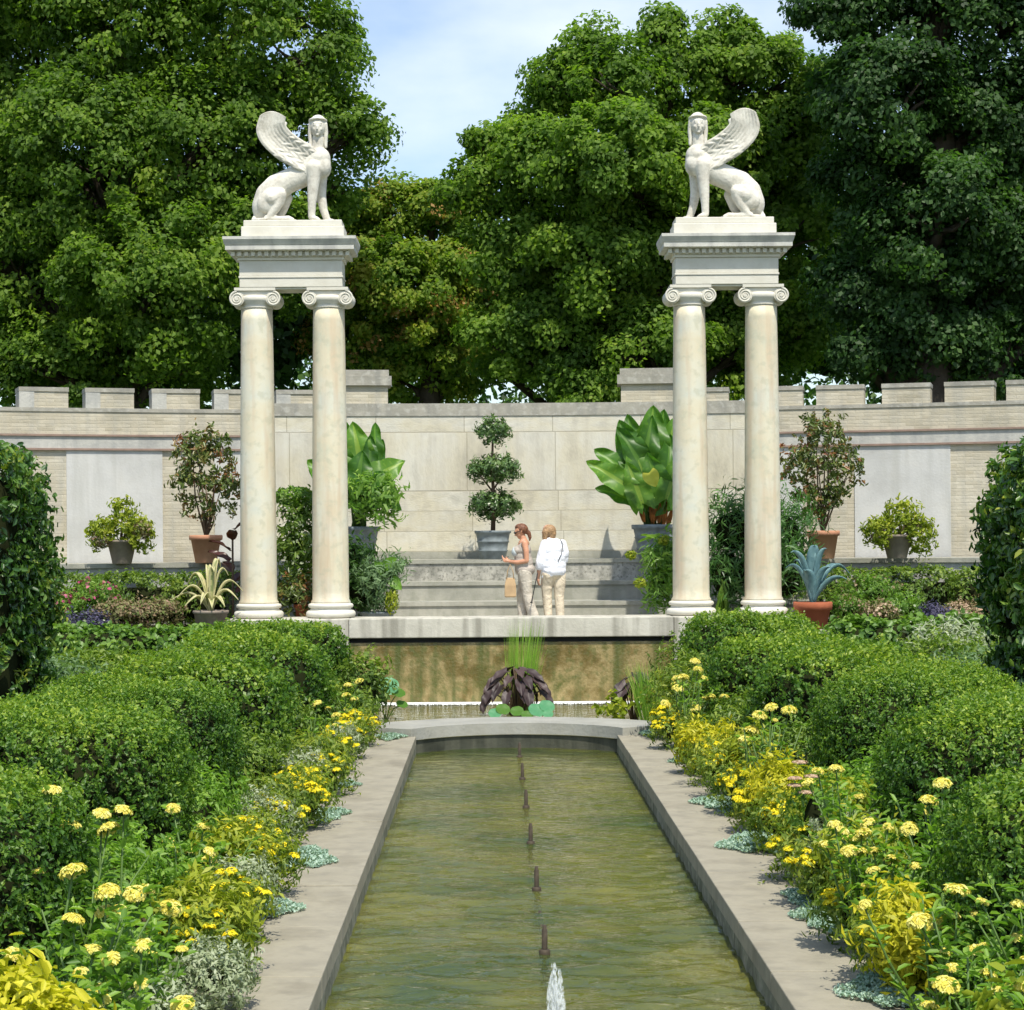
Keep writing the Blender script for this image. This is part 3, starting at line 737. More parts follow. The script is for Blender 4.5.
    def samp(L, u):
        f = u * (len(L) - 1); i = min(int(f), len(L) - 2); g = f - i
        p0 = L[max(i - 1, 0)]; p1 = L[i]; p2 = L[i + 1]; p3 = L[min(i + 2, len(L) - 1)]
        return [.5 * (2 * p1[k] + (p2[k] - p0[k]) * g + (2 * p0[k] - 5 * p1[k] + 4 * p2[k] - p3[k]) * g * g + (3 * p1[k] - p0[k] - 3 * p2[k] + p3[k]) * g ** 3) for k in (0, 1)]
    for s in (-1, 1):
        nu, nv = 90, 44
        mb = MB(); fr = []; bk = []
        for i in range(nu + 1):
            u = i / nu; a = samp(lead, u); b = samp(trail, u)
            for j in range(nv + 1):
                v = j / nv
                if s > 0: v = .10 + .84 * v
                px = a[0] + (b[0] - a[0]) * v; py = a[1] + (b[1] - a[1]) * v
                # rounded tip
                if u > .86:
                    k = (u - .86) / .14; bul = math.sin(v * PI) * 42 * k
                    py -= bul; px += -8 * bul / 42
                yy = s * (.135 + .17 * u - .07 * math.sin(v * PI))
                fold = .006 * abs(math.sin(v * PI * 9 + u * .8)) * min(1, u * 2.5) + (.007 * math.sin(u * 60 + 2.2 * math.sin(v * 22)) if u < .5 else 0)
                th = .05 * (1 - .55 * u) * (math.sin(min(1, v * 6) * PI / 2) * math.sin(min(1, (1 - v) * 8) * PI / 2) * .85 + .15)
                X, _, Z = q(px, py)
                if s > 0: X += .004
                fr.append((X, yy + s * (th + fold), Z)); bk.append((X, yy - s * th, Z))
        if mirror: fr = [(-x, y, z) for x, y, z in fr]; bk = [(-x, y, z) for x, y, z in bk]
        W = nv + 1; n0 = len(fr); fs = []
        for i in range(nu):
            for j in range(nv):
                f = (i * W + j, i * W + j + 1, (i + 1) * W + j + 1, (i + 1) * W + j)
                fs.append(f); fs.append(tuple(n0 + x for x in f[::-1]))
        edge = [i * W for i in range(nu + 1)] + [nu * W + j for j in range(1, W)] + [i * W + nv for i in range(nu - 1, -1, -1)] + [j for j in range(nv - 1, 0, -1)]
        for a_, b_ in zip(edge, edge[1:] + edge[:1]): fs.append((a_, b_, n0 + b_, n0 + a_))
        mb.add(fr + bk, fs, True); mb.build('wing', M['statue'], t, local=True)
    mb = MB(); mb.box(-.835, .835, -.33, .33, 0, .19); mb.box(-.80, .80, -.30, .30, .192, .294)
    mb.build('plinth', M['marble_white'], t, local=True, bevel=.012)
    if mirror is False: pass
    return t
sphinx(-3.505, False, 'white stone winged sphinx on the left-hand pair of columns')
sphinx(3.52, True, 'white stone winged sphinx on the right-hand pair of columns')

# ================================================================== PEOPLE
M['skin'] = plain('skin', (.55, .30, .20), .5, var=.05)
M['skin2'] = plain('sunned_skin', (.56, .28, .17), .5, var=.05)
M['redhair'] = plain('auburn_hair', (.17, .07, .035), .5, var=.4, scale=40)
M['blondhair'] = plain('light_brown_hair', (.36, .22, .11), .5, var=.35, scale=40)
M['greytop'] = plain('grey_top', (.42, .37, .32), .9)
M['bluetop'] = plain('light_blue_cloth', (.50, .55, .56), .9)
M['linen'] = plain('pale_linen', (.52, .47, .39), .9)
M['khaki'] = plain('khaki_cloth', (.60, .52, .39), .9)
M['white'] = plain('white_cotton', (.78, .80, .86), .9, var=.05)
M['black'] = plain('black_stuff', (.02, .02, .022), .5)
M['tan'] = plain('tan_leather', (.44, .30, .16), .6)
M['shoe'] = plain('pale_shoe', (.5, .47, .42), .7)

def hand(B, w, d, up, side, curl=.5, s=1.0):
    """palm and five separate fingers; w wrist, d direction of the hand, up palm normal, side = thumb side"""
    w, d, up, side = Vector(w), Vector(d).normalized(), Vector(up).normalized(), Vector(side).normalized()
    pc = w + d * .045 * s
    B.cap(w, .022 * s, pc, .026 * s)
    for k, L in enumerate((.070, .078, .072, .056)):
        o = side * (.030 - k * .020) * s
        a = w + d * .055 * s + o * .8; b = a + d * .035 * s + o * .1
        B.cap(pc + o * .5, .017 * s, b, .0095 * s)
        c = b + (d * (1 - curl) + up * curl).normalized() * L * .45 * s
        e = c + (d * (1 - 1.6 * curl) + up * curl * 1.6).normalized() * L * .4 * s
        B.chain([(*b, .0088 * s), (*c, .008 * s), (*e, .0065 * s)])
    a = w + d * .02 * s + side * .022 * s; b = a + (side + d * .6).normalized() * .035 * s; c = b + (d + up * curl * .6).normalized() * .03 * s
    B.chain([(*a, .012 * s), (*b, .0095 * s), (*c, .0075 * s)])

def face(B, c, f, s=1.0):
    """c head centre, f facing direction (unit, may tilt down)"""
    f = Vector(f).normalized(); up = Vector((0, 0, 1)); up = (up - f * up.dot(f)).normalized(); r = f.cross(up); c = Vector(c)
    def pt(a, b, d): return c + (r * a + up * b + f * d) * s
    B.cap(pt(0, .01, .004), .083 * s, pt(0, -.045, .03), .06 * s)
    B.cap(pt(0, .03, -.022), .088 * s, pt(0, 0, -.01), .085 * s)
    B.cap(pt(0, .0, .088), .009 * s, pt(0, -.032, .106), .012 * s)
    for k in (-1, 1):
        B.ell(pt(k * .032, .008, .076), (.012 * s,) * 3)
        B.ell(pt(k * .032, .024, .074), (.016 * s,) * 3)
        B.ell(pt(k * .081, -.008, -.005), (.014 * s, .014 * s, .022 * s))
    B.cap(pt(-.018, -.056, .084), .008 * s, pt(.018, -.056, .084), .008 * s)
    B.cap(pt(-.014, -.066, .082), .008 * s, pt(.014, -.066, .082), .008 * s)
    B.ell(pt(0, -.092, .066), (.02 * s,) * 3)
    return pt

for k_, sc_, st_ in (('white', 7, .55), ('linen', 8, .6), ('khaki', 8, .7), ('greytop', 9, .5), ('redhair', 60, .8), ('blondhair', 60, .8)):
    nt_ = M[k_].node_tree; tc_ = nt_.nodes.new('ShaderNodeTexCoord'); n_ = nt_.nodes.new('ShaderNodeTexNoise'); n_.inputs['Scale'].default_value = sc_; n_.inputs['Detail'].default_value = 3; n_.inputs['Distortion'].default_value = 1.2
    b_ = nt_.nodes.new('ShaderNodeBump'); b_.inputs['Strength'].default_value = st_; b_.inputs['Distance'].default_value = .05 if sc_ < 20 else .01
    nt_.links.new(tc_.outputs['Object'], n_.inputs['Vector']); nt_.links.new(n_.outputs['Fac'], b_.inputs['Height'])
    nt_.links.new(b_.outputs[0], [q for q in nt_.nodes if q.type == 'BSDF_PRINCIPLED'][0].inputs['Normal'])
PY = 33.85; PS = 1.06
# --- woman looking down at her phone, facing left
w1 = P(523, 614, PY); w1.z = PF
t = thing('person', 'woman with auburn ponytail in a sleeveless grey top, looking down at a phone', 'person', w1, 'women standing on the terrace')
B = Body()
for s in (-1, 1):
    fx = .05 if s < 0 else -.04
    B.chain([(.03, s * .085, .84, .105), (.035 + fx * .3, s * .085, .66, .085), (.02 + fx, s * .08, .46, .058), (.05 + fx * 1.5, s * .078, .28, .052), (.08 + fx * 2, s * .075, .085, .036)])
    B.chain([(.095 + fx * 2, s * .075, .04, .035), (.0 + fx * 2, s * .08, .035, .036), (-.08 + fx * 2, s * .085, .025, .025)])
B.ell((.035, 0, .90), (.135, .175, .12)); B.ell((.005, 0, 1.03), (.125, .15, .14)); B.ell((.01, 0, 1.17), (.115, .165, .14)); B.ell((.02, 0, 1.27), (.09, .155, .08))
for s in (-1, 1): B.ell((-.08, s * .065, 1.165), (.065, .07, .065))
B.chain([(.025, 0, 1.31, .060), (-.005, 0, 1.40, .048)])
hc = (-.035, 0, 1.475)
pt = face(B, hc, (-1, -.12, -.45), .98)
# arms bent, both hands holding the phone
B.chain([(.03, -.165, 1.28, .052), (.055, -.195, 1.15, .045), (.06, -.20, 1.00, .038), (-.08, -.16, .975, .034), (-.215, -.085, .99, .023)])
hand(B, (-.215, -.085, .99), (-1, .35, .25), (0, .2, 1), (0, .3, 1), .45, .95)
B.chain([(.02, .165, 1.28, .052), (.02, .195, 1.15, .044), (.01, .195, 1.00, .038), (-.10, .12, .985, .033), (-.215, .035, 1.0, .023)])
hand(B, (-.215, .035, 1.0), (-1, -.25, .2), (0, -.1, 1), (0, .4, 1), .45, .95)
B.build('body', M['skin2'], t, .0075, 1)
T = Body()
T.ell((.015, 0, .97), (.155, .185, .17)); T.ell((.005, 0, 1.06), (.140, .168, .13)); T.ell((.01, 0, 1.17), (.130, .178, .12))
for s in (-1, 1):
    T.ell((-.083, s * .065, 1.165), (.072, .078, .072)); T.chain([(-.03, s * .10, 1.22, .045), (.02, s * .115, 1.315, .026), (.06, s * .10, 1.24, .035)])
T.ell((.035, 0, .86), (.165, .198, .12))
T.build('top', M['greytop'], t, .010, 2)
T = Body(); T.ell((-.118, -.045, 1.14), (.060, .085, .085)); T.ell((-.10, .05, 1.14), (.066, .08, .085)); T.build('top_front', M['bluetop'], t, .010, 2)
L_ = Body()
L_.ell((.035, 0, .86), (.148, .185, .13))
for s in (-1, 1):
    fx = .05 if s < 0 else -.04
    L_.chain([(.03, s * .088, .82, .115), (.035 + fx * .3, s * .088, .66, .100), (.02 + fx, s * .085, .46, .082), (.05 + fx * 1.5, s * .082, .25, .082), (.075 + fx * 2, s * .08, .12, .080)])
L_.build('trousers', M['linen'], t, .010, 2)
H = Body()
c = Vector(hc)
H.ell(c + Vector((.028, 0, .030)), (.102, .093, .092), ('Y', .3)); H.ell(c + Vector((-.03, 0, .072)), (.062, .075, .040), ('Y', -.5))
H.chain([(c.x + .09, 0, c.z + .0, .045), (c.x + .135, 0, c.z - .03, .035), (c.x + .155, 0, c.z - .10, .028), (c.x + .15, 0, c.z - .15, .014)])
H.build('hair', M['redhair'], t, .008, 1)
G = Body()
for s in (-1, 1): G.ell(pt(s * .032, .006, .090), (.020, .022, .017))
for s in (-1, 1): G.cap(pt(s * .05, .01, .08), .005, pt(s * .088, .0, .0), .005)
G.build('sunglasses', M['black'], t, .005, 0)
SH = Body()
for s in (-1, 1):
    fx = .05 if s < 0 else -.04
    SH.chain([(.10 + fx * 2, s * .075, .04, .040), (.0 + fx * 2, s * .08, .035, .041), (-.085 + fx * 2, s * .085, .028, .030)])
SH.build('shoes', M['shoe'], t, .009, 1); t.scale = (PS, PS, PS)
ph = MB(); ph.box(-.075, .075, -.038, .038, -.005, .005)
me = ph.mesh(); me.transform(Matrix.Translation(w1 + Vector((-.285, -.02, 1.035)) * PS) @ Matrix.Rotation(-.5, 4, 'Y'))
o = link('phone', me, M['black']); tag(o, 'small dark phone held in both hands by the woman in grey', 'phone')
# handbag hanging from the forearm
bg = thing('handbag', 'tan leather handbag hanging from the arm of the woman in grey', 'handbag', w1 + Vector((-.20, -.13, .42)) * PS)
mb = MB(); pr = []
vs = []
for (z, hx, hy) in ((.0, .085, .05), (.02, .10, .06), (.20, .095, .05), (.33, .07, .03)):
    vs += [(-hx, -hy, z), (hx, -hy, z), (hx, hy, z), (-hx, hy, z)]
fs = [(i * 4 + j, i * 4 + (j + 1) % 4, (i + 1) * 4 + (j + 1) % 4, (i + 1) * 4 + j) for i in range(3) for j in range(4)] + [(3, 2, 1, 0), (12, 13, 14, 15)]
mb.add(vs, fs); mb.build('bag_body', M['tan'], bg, True, .015)
for yy in (-.03, .03):
    mb = MB(); mb.tube([(-.06, yy, .31), (-.045, yy, .45), (0, yy * .5, .555), (.045, yy, .45), (.06, yy, .31)], .008, 6); mb.build('handle', M['tan'], bg, True)

# --- woman in the white shirt, seen from behind, head turned left
w2 = P(554, 614, PY + .05); w2.z = PF
t = thing('person', 'woman with a light brown bob in a loose white shirt and khaki trousers, back turned', 'person', w2, 'women standing on the terrace', rz=.45)
B = Body()
for s in (-1, 1):
    fy = .05 if s < 0 else -.03
    B.chain([(s * .09, 0, .82, .105), (s * .09, .01 + fy, .62, .082), (s * .088, .02 + fy, .45, .058), (s * .085, -.01 + fy, .27, .05), (s * .085, -.03 + fy, .085, .036)])
    B.chain([(s * .085, -.045 + fy, .04, .035), (s * .09, .05 + fy, .035, .036), (s * .10, .13 + fy, .025, .026)])
B.ell((0, 0, .89), (.175, .13, .12)); B.ell((0, .0, 1.03), (.155, .125, .14)); B.ell((0, .0, 1.18), (.17, .115, .14)); B.ell((0, -.005, 1.28), (.155, .09, .075))
B.chain([(0, 0, 1.30, .060), (-.04, .05, 1.385, .048)])
hc = (-.065, .075, 1.455)
face(B, hc, (-.55, .75, -.40), .98)
B.chain([(-.165, 0, 1.27, .052), (-.215, 0, 1.10, .044), (-.235, .02, .96, .038), (-.235, .06, .84, .032), (-.23, .09, .73, .022)])
hand(B, (-.23, .09, .73), (0, .12, -1), (1, 0, 0), (0, 1, 0), .35, .95)
B.chain([(.165, 0, 1.27, .052), (.20, .0, 1.12, .044), (.20, .04, 1.0, .038), (.14, .17, .95, .032), (.06, .22, .97, .022)])
hand(B, (.06, .22, .97), (-1, .3, .2), (0, 0, 1), (0, .3, 1), .4, .95)
B.build('body', M['skin'], t, .0075, 1)
T = Body()
T.ell((0, 0, .92), (.205, .17, .18)); T.ell((0, -.005, 1.03), (.195, .16, .18)); T.ell((0, 0, 1.17), (.19, .145, .15)); T.ell((0, -.005, 1.27), (.165, .105, .085))
T.chain([(-.07, .01, 1.32, .05), (.05, 0, 1.31, .05)])
T.ell((0, -.005, .84), (.205, .165, .13)); T.cap((-.075, 0, .80), .125, (.075, 0, .80), .125)
T.chain([(-.16, 0, 1.27, .068), (-.215, 0, 1.10, .070), (-.24, .01, .97, .072), (-.24, .03, .91, .068)])
T.chain([(.16, 0, 1.27, .068), (.205, 0, 1.12, .070), (.205, .04, 1.0, .070), (.16, .13, .96, .058)])
for i in range(14):
    a = random.uniform(0, 6.28); z = random.uniform(.72, 1.15)
    T.cap((.19 * math.cos(a), .15 * math.sin(a), z), .022, (.19 * math.cos(a + .5), .15 * math.sin(a + .5), z + random.uniform(.04, .16)), .012)
T.build('shirt', M['white'], t, .009, 2)
L_ = Body(); L_.ell((0, 0, .80), (.18, .145, .12))
for s in (-1, 1):
    fy = .05 if s < 0 else -.03
    L_.chain([(s * .092, 0, .78, .115), (s * .092, .01 + fy, .62, .098), (s * .09, .02 + fy, .45, .080), (s * .088, -.005 + fy, .25, .072), (s * .088, -.02 + fy, .10, .068)])
L_.build('trousers', M['khaki'], t, .009, 1)
H = Body(); c = Vector(hc)
H.ell(c + Vector((.022, -.028, .022)), (.105, .105, .10)); H.chain([(c.x + .05, c.y - .06, c.z - .02, .07), (c.x + .045, c.y - .05, c.z - .10, .058)])
H.chain([(c.x - .07, c.y - .055, c.z, .05), (c.x - .075, c.y - .04, c.z - .09, .042)]); H.chain([(c.x + .09, c.y + .02, c.z, .045), (c.x + .085, c.y + .03, c.z - .08, .04)])
H.build('hair', M['blondhair'], t, .008, 1)
mb = MB(); mb.tube([(.09, -.075, 1.33), (.10, -.13, 1.26), (.06, -.17, 1.12), (-.02, -.185, .98)], .006, 6); mb.build('bag_strap', M['black'], t, True)
SH = Body()
for s in (-1, 1):
    fy = .05 if s < 0 else -.03
    SH.chain([(s * .085, -.05 + fy, .04, .040), (s * .09, .05 + fy, .035, .041), (s * .10, .135 + fy, .028, .030)])
SH.build('shoes', M['shoe'], t, .009, 1); t.scale = (PS, PS, PS)
mb = MB(); a = P(537.5, 573, PY - .25); b = P(531.5, 602, PY - .25)
mb.tube([a, a * .5 + b * .5, b], .009, 6); mb.tube([b, b + Vector((-.005, 0, -.02))], .022, 8)
o = mb.build('walking_stick', M['black']); tag(o, 'thin dark stick with a small tip hanging between the two women', 'stick')
# ================================================================== PLANTS
def blob(px, py, Y, rx, ry, rz):
    p = P(px, py, Y); return (p.x, p.y, p.z, rx, ry, rz)
def pot_prof(r0, r1, h, rim=.04, rimh=.09, bands=False):
    pr = [(r0 * .96, 0), (r0, .01)]
    if bands:
        for u in (.30, .62):
            r = r0 + (r1 - r0) * u
            pr += [(r, h * u - .02), (r + .015, h * u - .01), (r + .015, h * u + .01), (r + .002, h * u + .02)]
    pr += [(r0 + (r1 - r0) * .93, h - rimh - .005), (r1 + rim * .8, h - rimh), (r1 + rim, h - rimh * .5), (r1 + rim, h - .008), (r1 + rim - .01, h), (r1 - .012, h), (r1 - .02, h - .05), (.01, h - .05)]
    return pr
def pot(parent, loc, r0, r1, h, mat, bands=False, rim=.03, rimh=.08, name='pot'):
    mb = MB(); mb.lathe(pot_prof(r0, r1, h, rim, rimh, bands), loc, 40, cap=False)
    mb.lathe([(.01, 0), (r0 * .96, 0)], loc, 40, cap=False)
    o = mb.build(name, M[mat], parent)
    mb = MB(); mb.lathe([(r1 - .02, h - .045), (r1 * .6, h - .03), (.005, h - .025)], loc, 24, cap=False); mb.build('soil', M['soil'], o)
    return o

# ---- clipped boxwood mounds along both sides
YR = [(9.8, 11.5), (13.3, 15.0), (16.8, 18.5), (20.5, 22.2), (24.4, 26.2), (28.4, 30.6)]
for s in (-1, 1):
    sd = 'left' if s < 0 else 'right'
    for i, (y0, y1) in enumerate(YR):
        t = thing('boxwood_mound', f'clipped boxwood mound, {ORD[i]} to the camera in the {sd} row by the pool', 'hedge', (s * 3.4, (y0 + y1) / 2, 0), 'clipped boxwood mounds along the pool')
        xin = 2.52 + random.uniform(-.08, .08) - (.08 if i > 3 else 0) - (.28 if i == 0 and s > 0 else 0); xo = 4.35; hz = 1.27 + random.uniform(-.06, .06) + (.06 if i == 5 else 0)
        yc, yh = (y0 + y1) / 2, (y1 - y0) / 2
        pb = (YR[i + 1][0] if i < 5 else 31.2) - y0
        bl = [(s * (xin + 3.95) / 2, yc, hz * .44, (3.95 - xin) / 2, yh, hz * .545),
              (s * 4.0, y0 + pb / 2 + .15, hz * .40, .60, pb / 2 + .05, hz * .55)]
        near = i < 3
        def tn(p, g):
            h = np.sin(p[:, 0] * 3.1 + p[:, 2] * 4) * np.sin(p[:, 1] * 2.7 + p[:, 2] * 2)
            return .27 + .10 * h + RNG.normal(0, .12, len(p)) + .44 * np.clip(g[:, 2] - .35, 0, 1)  # upward leaves yellower: new growth, and sunlit tops put into the colour
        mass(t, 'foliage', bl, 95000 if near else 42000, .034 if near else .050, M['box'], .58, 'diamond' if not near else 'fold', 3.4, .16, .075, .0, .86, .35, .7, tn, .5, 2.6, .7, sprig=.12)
        if i < 5:
            yg = (y1 + YR[i + 1][0]) / 2
            f = thing('green_bedding', f'loose fresh green bedding filling the gap behind the {ORD[i].replace("nearest", "nearest")} {sd} boxwood mound', 'plant', (s * 2.95, yg, 0), 'loose bedding between the boxwood mounds')
            mass(f, 'foliage', [(s * 2.75, yg, .30, .42, .95, .36), (s * 3.15, yg + .2, .34, .4, .85, .40)], 7000, .062, M['zleaf' if i < 2 else 'low'], .4, 'fold' if i < 3 else 'diamond', 2.2, .5, .2, 0, .5, up=.8)

# ---- tall clipped laurel hedges
for s, px, x0, x1, lab in ((-1, 65, -7.2, -4.62, 'tall dark green laurel hedge with a clipped rounded top on the left'), (1, 975, 4.58, 7.4, 'tall glossy laurel hedge with large leaves on the right')):
    t = thing('laurel_hedge', lab, 'hedge', ((x0 + x1) / 2, 20, 0), 'tall clipped laurel hedges')
    zt = 3.60 if s < 0 else 3.62
    zt -= .16; x0 += (-s if s > 0 else 0) * -.24; x1 += -.24 if s < 0 else 0
    bl = [((x0 + x1) / 2, 20, zt * .5, (x1 - x0) / 2, 1.1, zt * .5), ((x0 + x1) / 2 + s * .2, 20.2, zt * .42, (x1 - x0) / 2 - .05, 1.2, zt * .42)]
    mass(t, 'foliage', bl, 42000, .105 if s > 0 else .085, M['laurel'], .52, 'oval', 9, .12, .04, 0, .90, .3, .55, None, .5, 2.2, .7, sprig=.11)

# ---- soft shrubs beyond the hedges
sh = [(-5.3, 22.2, .55, .9, 1.6, .55, 'bluegreen', 'soft blue-green shrub between the left boxwood row and the tall hedge'),
      (-5.6, 26.4, .5, 1.2, 1.6, .5, 'low', 'low green shrub behind the left boxwood row'),
      (-7.2, 24.5, .5, 1.2, 2.0, .55, 'low', 'low bushy shrub behind the tall hedge on the left'),
      (5.4, 23.4, .5, .9, 1.7, .5, 'bluegreen', 'soft blue-green shrub beside the right boxwood row'),
      (5.9, 27.2, .5, 1.2, 1.6, .55, 'low', 'low green shrub in front of the retaining wall on the right'),
      (7.6, 25.6, .5, 1.2, 2.0, .5, 'low', 'low bushy shrub behind the tall hedge on the right')]
for (x, y, z, rx, ry, rz, m, lab) in sh:
    t = thing('garden_shrub', lab, 'shrub', (x, y, 0), 'low shrubs behind the boxwood rows')
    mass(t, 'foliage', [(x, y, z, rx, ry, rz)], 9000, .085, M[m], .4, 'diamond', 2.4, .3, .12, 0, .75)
t = thing('silvery_plant', 'silvery pale plant in front of the ivy by the right-hand tall hedge', 'plant', (6.3, 28.6, 0))
mass(t, 'foliage', [(6.25, 28.5, .55, .55, .4, .55)], 2600, .16, M['dusty'], .12, 'blade', 2, .3, .1, 0, .6, up=1.2)

# ---- ivy along the retaining walls, low hedges in front of the ledges
for (x0, x1, zt, lab) in ((-9.4, -4.75, 1.19, 'green ivy tumbling over the retaining wall left of the terrace'), (5.1, 9.4, 1.24, 'green ivy tumbling over the retaining wall right of the terrace')):
    t = thing('ivy_hedge', lab, 'ivy', ((x0 + x1) / 2, 31.2, 0), 'ivy on the retaining walls')
    n = 5; bl = []
    for i in range(n):
        x = x0 + (x1 - x0) * (i + .5) / n
        bl.append((x, 31.45, zt - .42 + random.uniform(-.05, .05), (x1 - x0) / n * .68, .55, .42 + random.uniform(-.03, .03)))
    mass(t, 'foliage', bl, 15000, .10, M['ivy'], .8, 'oval', 3, .2, .10, None, 0, .4, sprig=.12)
    core_mesh([((x0 + x1) / 2, 31.45, zt - .42, (x1 - x0) / 2 * .98, .45, .34)], 1, 6).build('added_core', M['core_fill'], t)  # one solid core added behind the ivy leaves against light leaks
for (x0, x1, lab) in ((-10.4, -4.35, 'low clipped dark hedge in front of the left-hand stone ledge'), (4.9, 10.6, 'low clipped dark hedge in front of the right-hand stone ledge')):
    t = thing('low_hedge', lab, 'hedge', ((x0 + x1) / 2, 34.5, 1.05), 'low hedges below the ledges')
    n = 4; bl = []
    for i in range(n):
        x = x0 + (x1 - x0) * (i + .5) / n; yy = CYW + math.sqrt(25.6 ** 2 - (x - CXW) ** 2) - .15
        bl.append((x, yy, 1.48, (x1 - x0) / n * .62, .45, .48))
    mass(t, 'foliage', bl, 22000, .075, M['low'], .4, 'diamond', 4, .14, .04, 1.05, 0, .4, up=.8, sprig=.08)
    mb = MB(); mb.tube([(b_[0], b_[1], 1.45) for b_ in bl], [.3] * len(bl), 10); mb.build('added_core', M['core_fill'], t)  # thick dark tube added inside the hedge to keep light from leaking through

# ---- flower clumps in the side beds
def haze(name, label, px, py, Y, rx, rz, leafm, flm, n=900, nf=500, size=.07, fsize=.05, group='flower clumps in the side beds'):
    c = P(px, py, Y); t = thing(name, label, 'flowers', (c.x, Y, 1.05), group)
    bl = [(c.x, Y, c.z, rx, .35, rz)]
    mass(t, 'foliage', bl, int(n * 1.6), size * .9, M[leafm], .4, 'diamond', 2, .7, .35, 1.05, .3, lf=5)
    if flm:
        p, g, _ = shell([(c.x, Y - .03, c.z + .02, rx * 1.03, .37, rz * 1.04)], nf, .12, 2, .2, 1.2, .8)
        link('blossom', leaves_mesh(p, g, fsize, .8, 'oval', .5), M[flm], t)
haze('pink_phlox', 'magenta pink flowers at the far left of the left bed', 65, 612, 33, .30, .30, 'fern', 'pinkfl', 900, 60, fsize=.09)
haze('pink_phlox', 'magenta pink flowers in the middle of the left bed', 88, 603, 33.4, .30, .38, 'fern', 'pinkfl', 1000, 46, fsize=.08)
haze('pink_phlox', 'small pink flowers beside the rosy haze in the left bed', 106, 600, 33.6, .25, .30, 'fern', 'pinkfl', 800, 36, fsize=.08)
haze('purple_sage', 'dark purple clump with white specks in the left bed', 91, 624, 32.4, .34, .16, 'purple', 'dusty', 900, 40)
haze('rosy_sedum', 'rosy haze of tiny flowers right of the pink flowers', 118, 616, 32.6, .34, .24, 'rosyfl', 'rosyfl')
haze('rosy_sedum', 'rosy haze of tiny flowers in the middle of the left bed', 145, 616, 32.6, .34, .22, 'rosyfl', 'rosyfl')
haze('rosy_sedum', 'thin rosy clump nearest the striped agave pot', 165, 614, 32.8, .26, .22, 'rosyfl', 'rosyfl', 600, 260)
haze('green_perennial', 'fresh green leafy clump at the left edge of the left bed', 52, 618, 32.7, .34, .22, 'fern', None)
haze('rosy_sedum', 'green and rosy clump just right of the blue agave', 846, 612, 33, .40, .26, 'fern', 'rosyfl', 1100, 260)
haze('rosy_sedum', 'reddish clump in the middle of the right bed', 880, 616, 32.7, .30, .18, 'rosyfl', 'peach', 800, 120)
haze('green_perennial', 'tall green clump with pink tips against the right low hedge', 873, 592, 34, .50, .28, 'fern', 'rosyfl', 1400, 120)
haze('green_perennial', 'pale green airy clump in the right bed', 905, 612, 33, .40, .24, 'fern', 'dusty', 1100, 60)
haze('purple_sage', 'dark purple blue clump in the right bed', 936, 617, 32.6, .26, .15, 'purple', 'purple', 900, 200)
haze('pink_phlox', 'dusty pink flower clump beside the purple clump', 958, 615, 32.6, .22, .18, 'rosyfl', 'peach', 700, 200)
haze('pink_phlox', 'dusty pink flower clump next to the right tall hedge', 982, 615, 32.6, .26, .18, 'rosyfl', 'peach', 700, 200)

# ---- border along the path -------------------------------------------------
def head_mesh(mat, r, n, kind='pom'):
    d = norm(RNG.normal(0, 1, (n, 3))); d[:, 2] = np.abs(d[:, 2]) * .9 - .12
    pts = d * np.array([r * .72, r * .72, r * .5])
    td = d * np.array([1, 1, .3])
    me = leaves_mesh(pts, norm(d + np.array([0, 0, .7])), r * .50, .70, 'oval', .2, None, td, .25, .2, 'flower')
    me.materials.append(mat); return me
ZH = [head_mesh(M['zpetal'], .056, 150) for _ in range(4)]
MH = [head_mesh(M['marigold'], .048, 70) for _ in range(3)]
def add_head(parent, loc, meshes, sc=1.0):
    o = bpy.data.objects.new('flower_head', random.choice(meshes)); C.objects.link(o); o.parent = parent
    o.location = Vector(loc) - parent.location; o.scale = (sc, sc, sc)
    o.rotation_euler = (random.uniform(-.45, .25), random.uniform(-.4, .4), random.uniform(0, 6)); return o

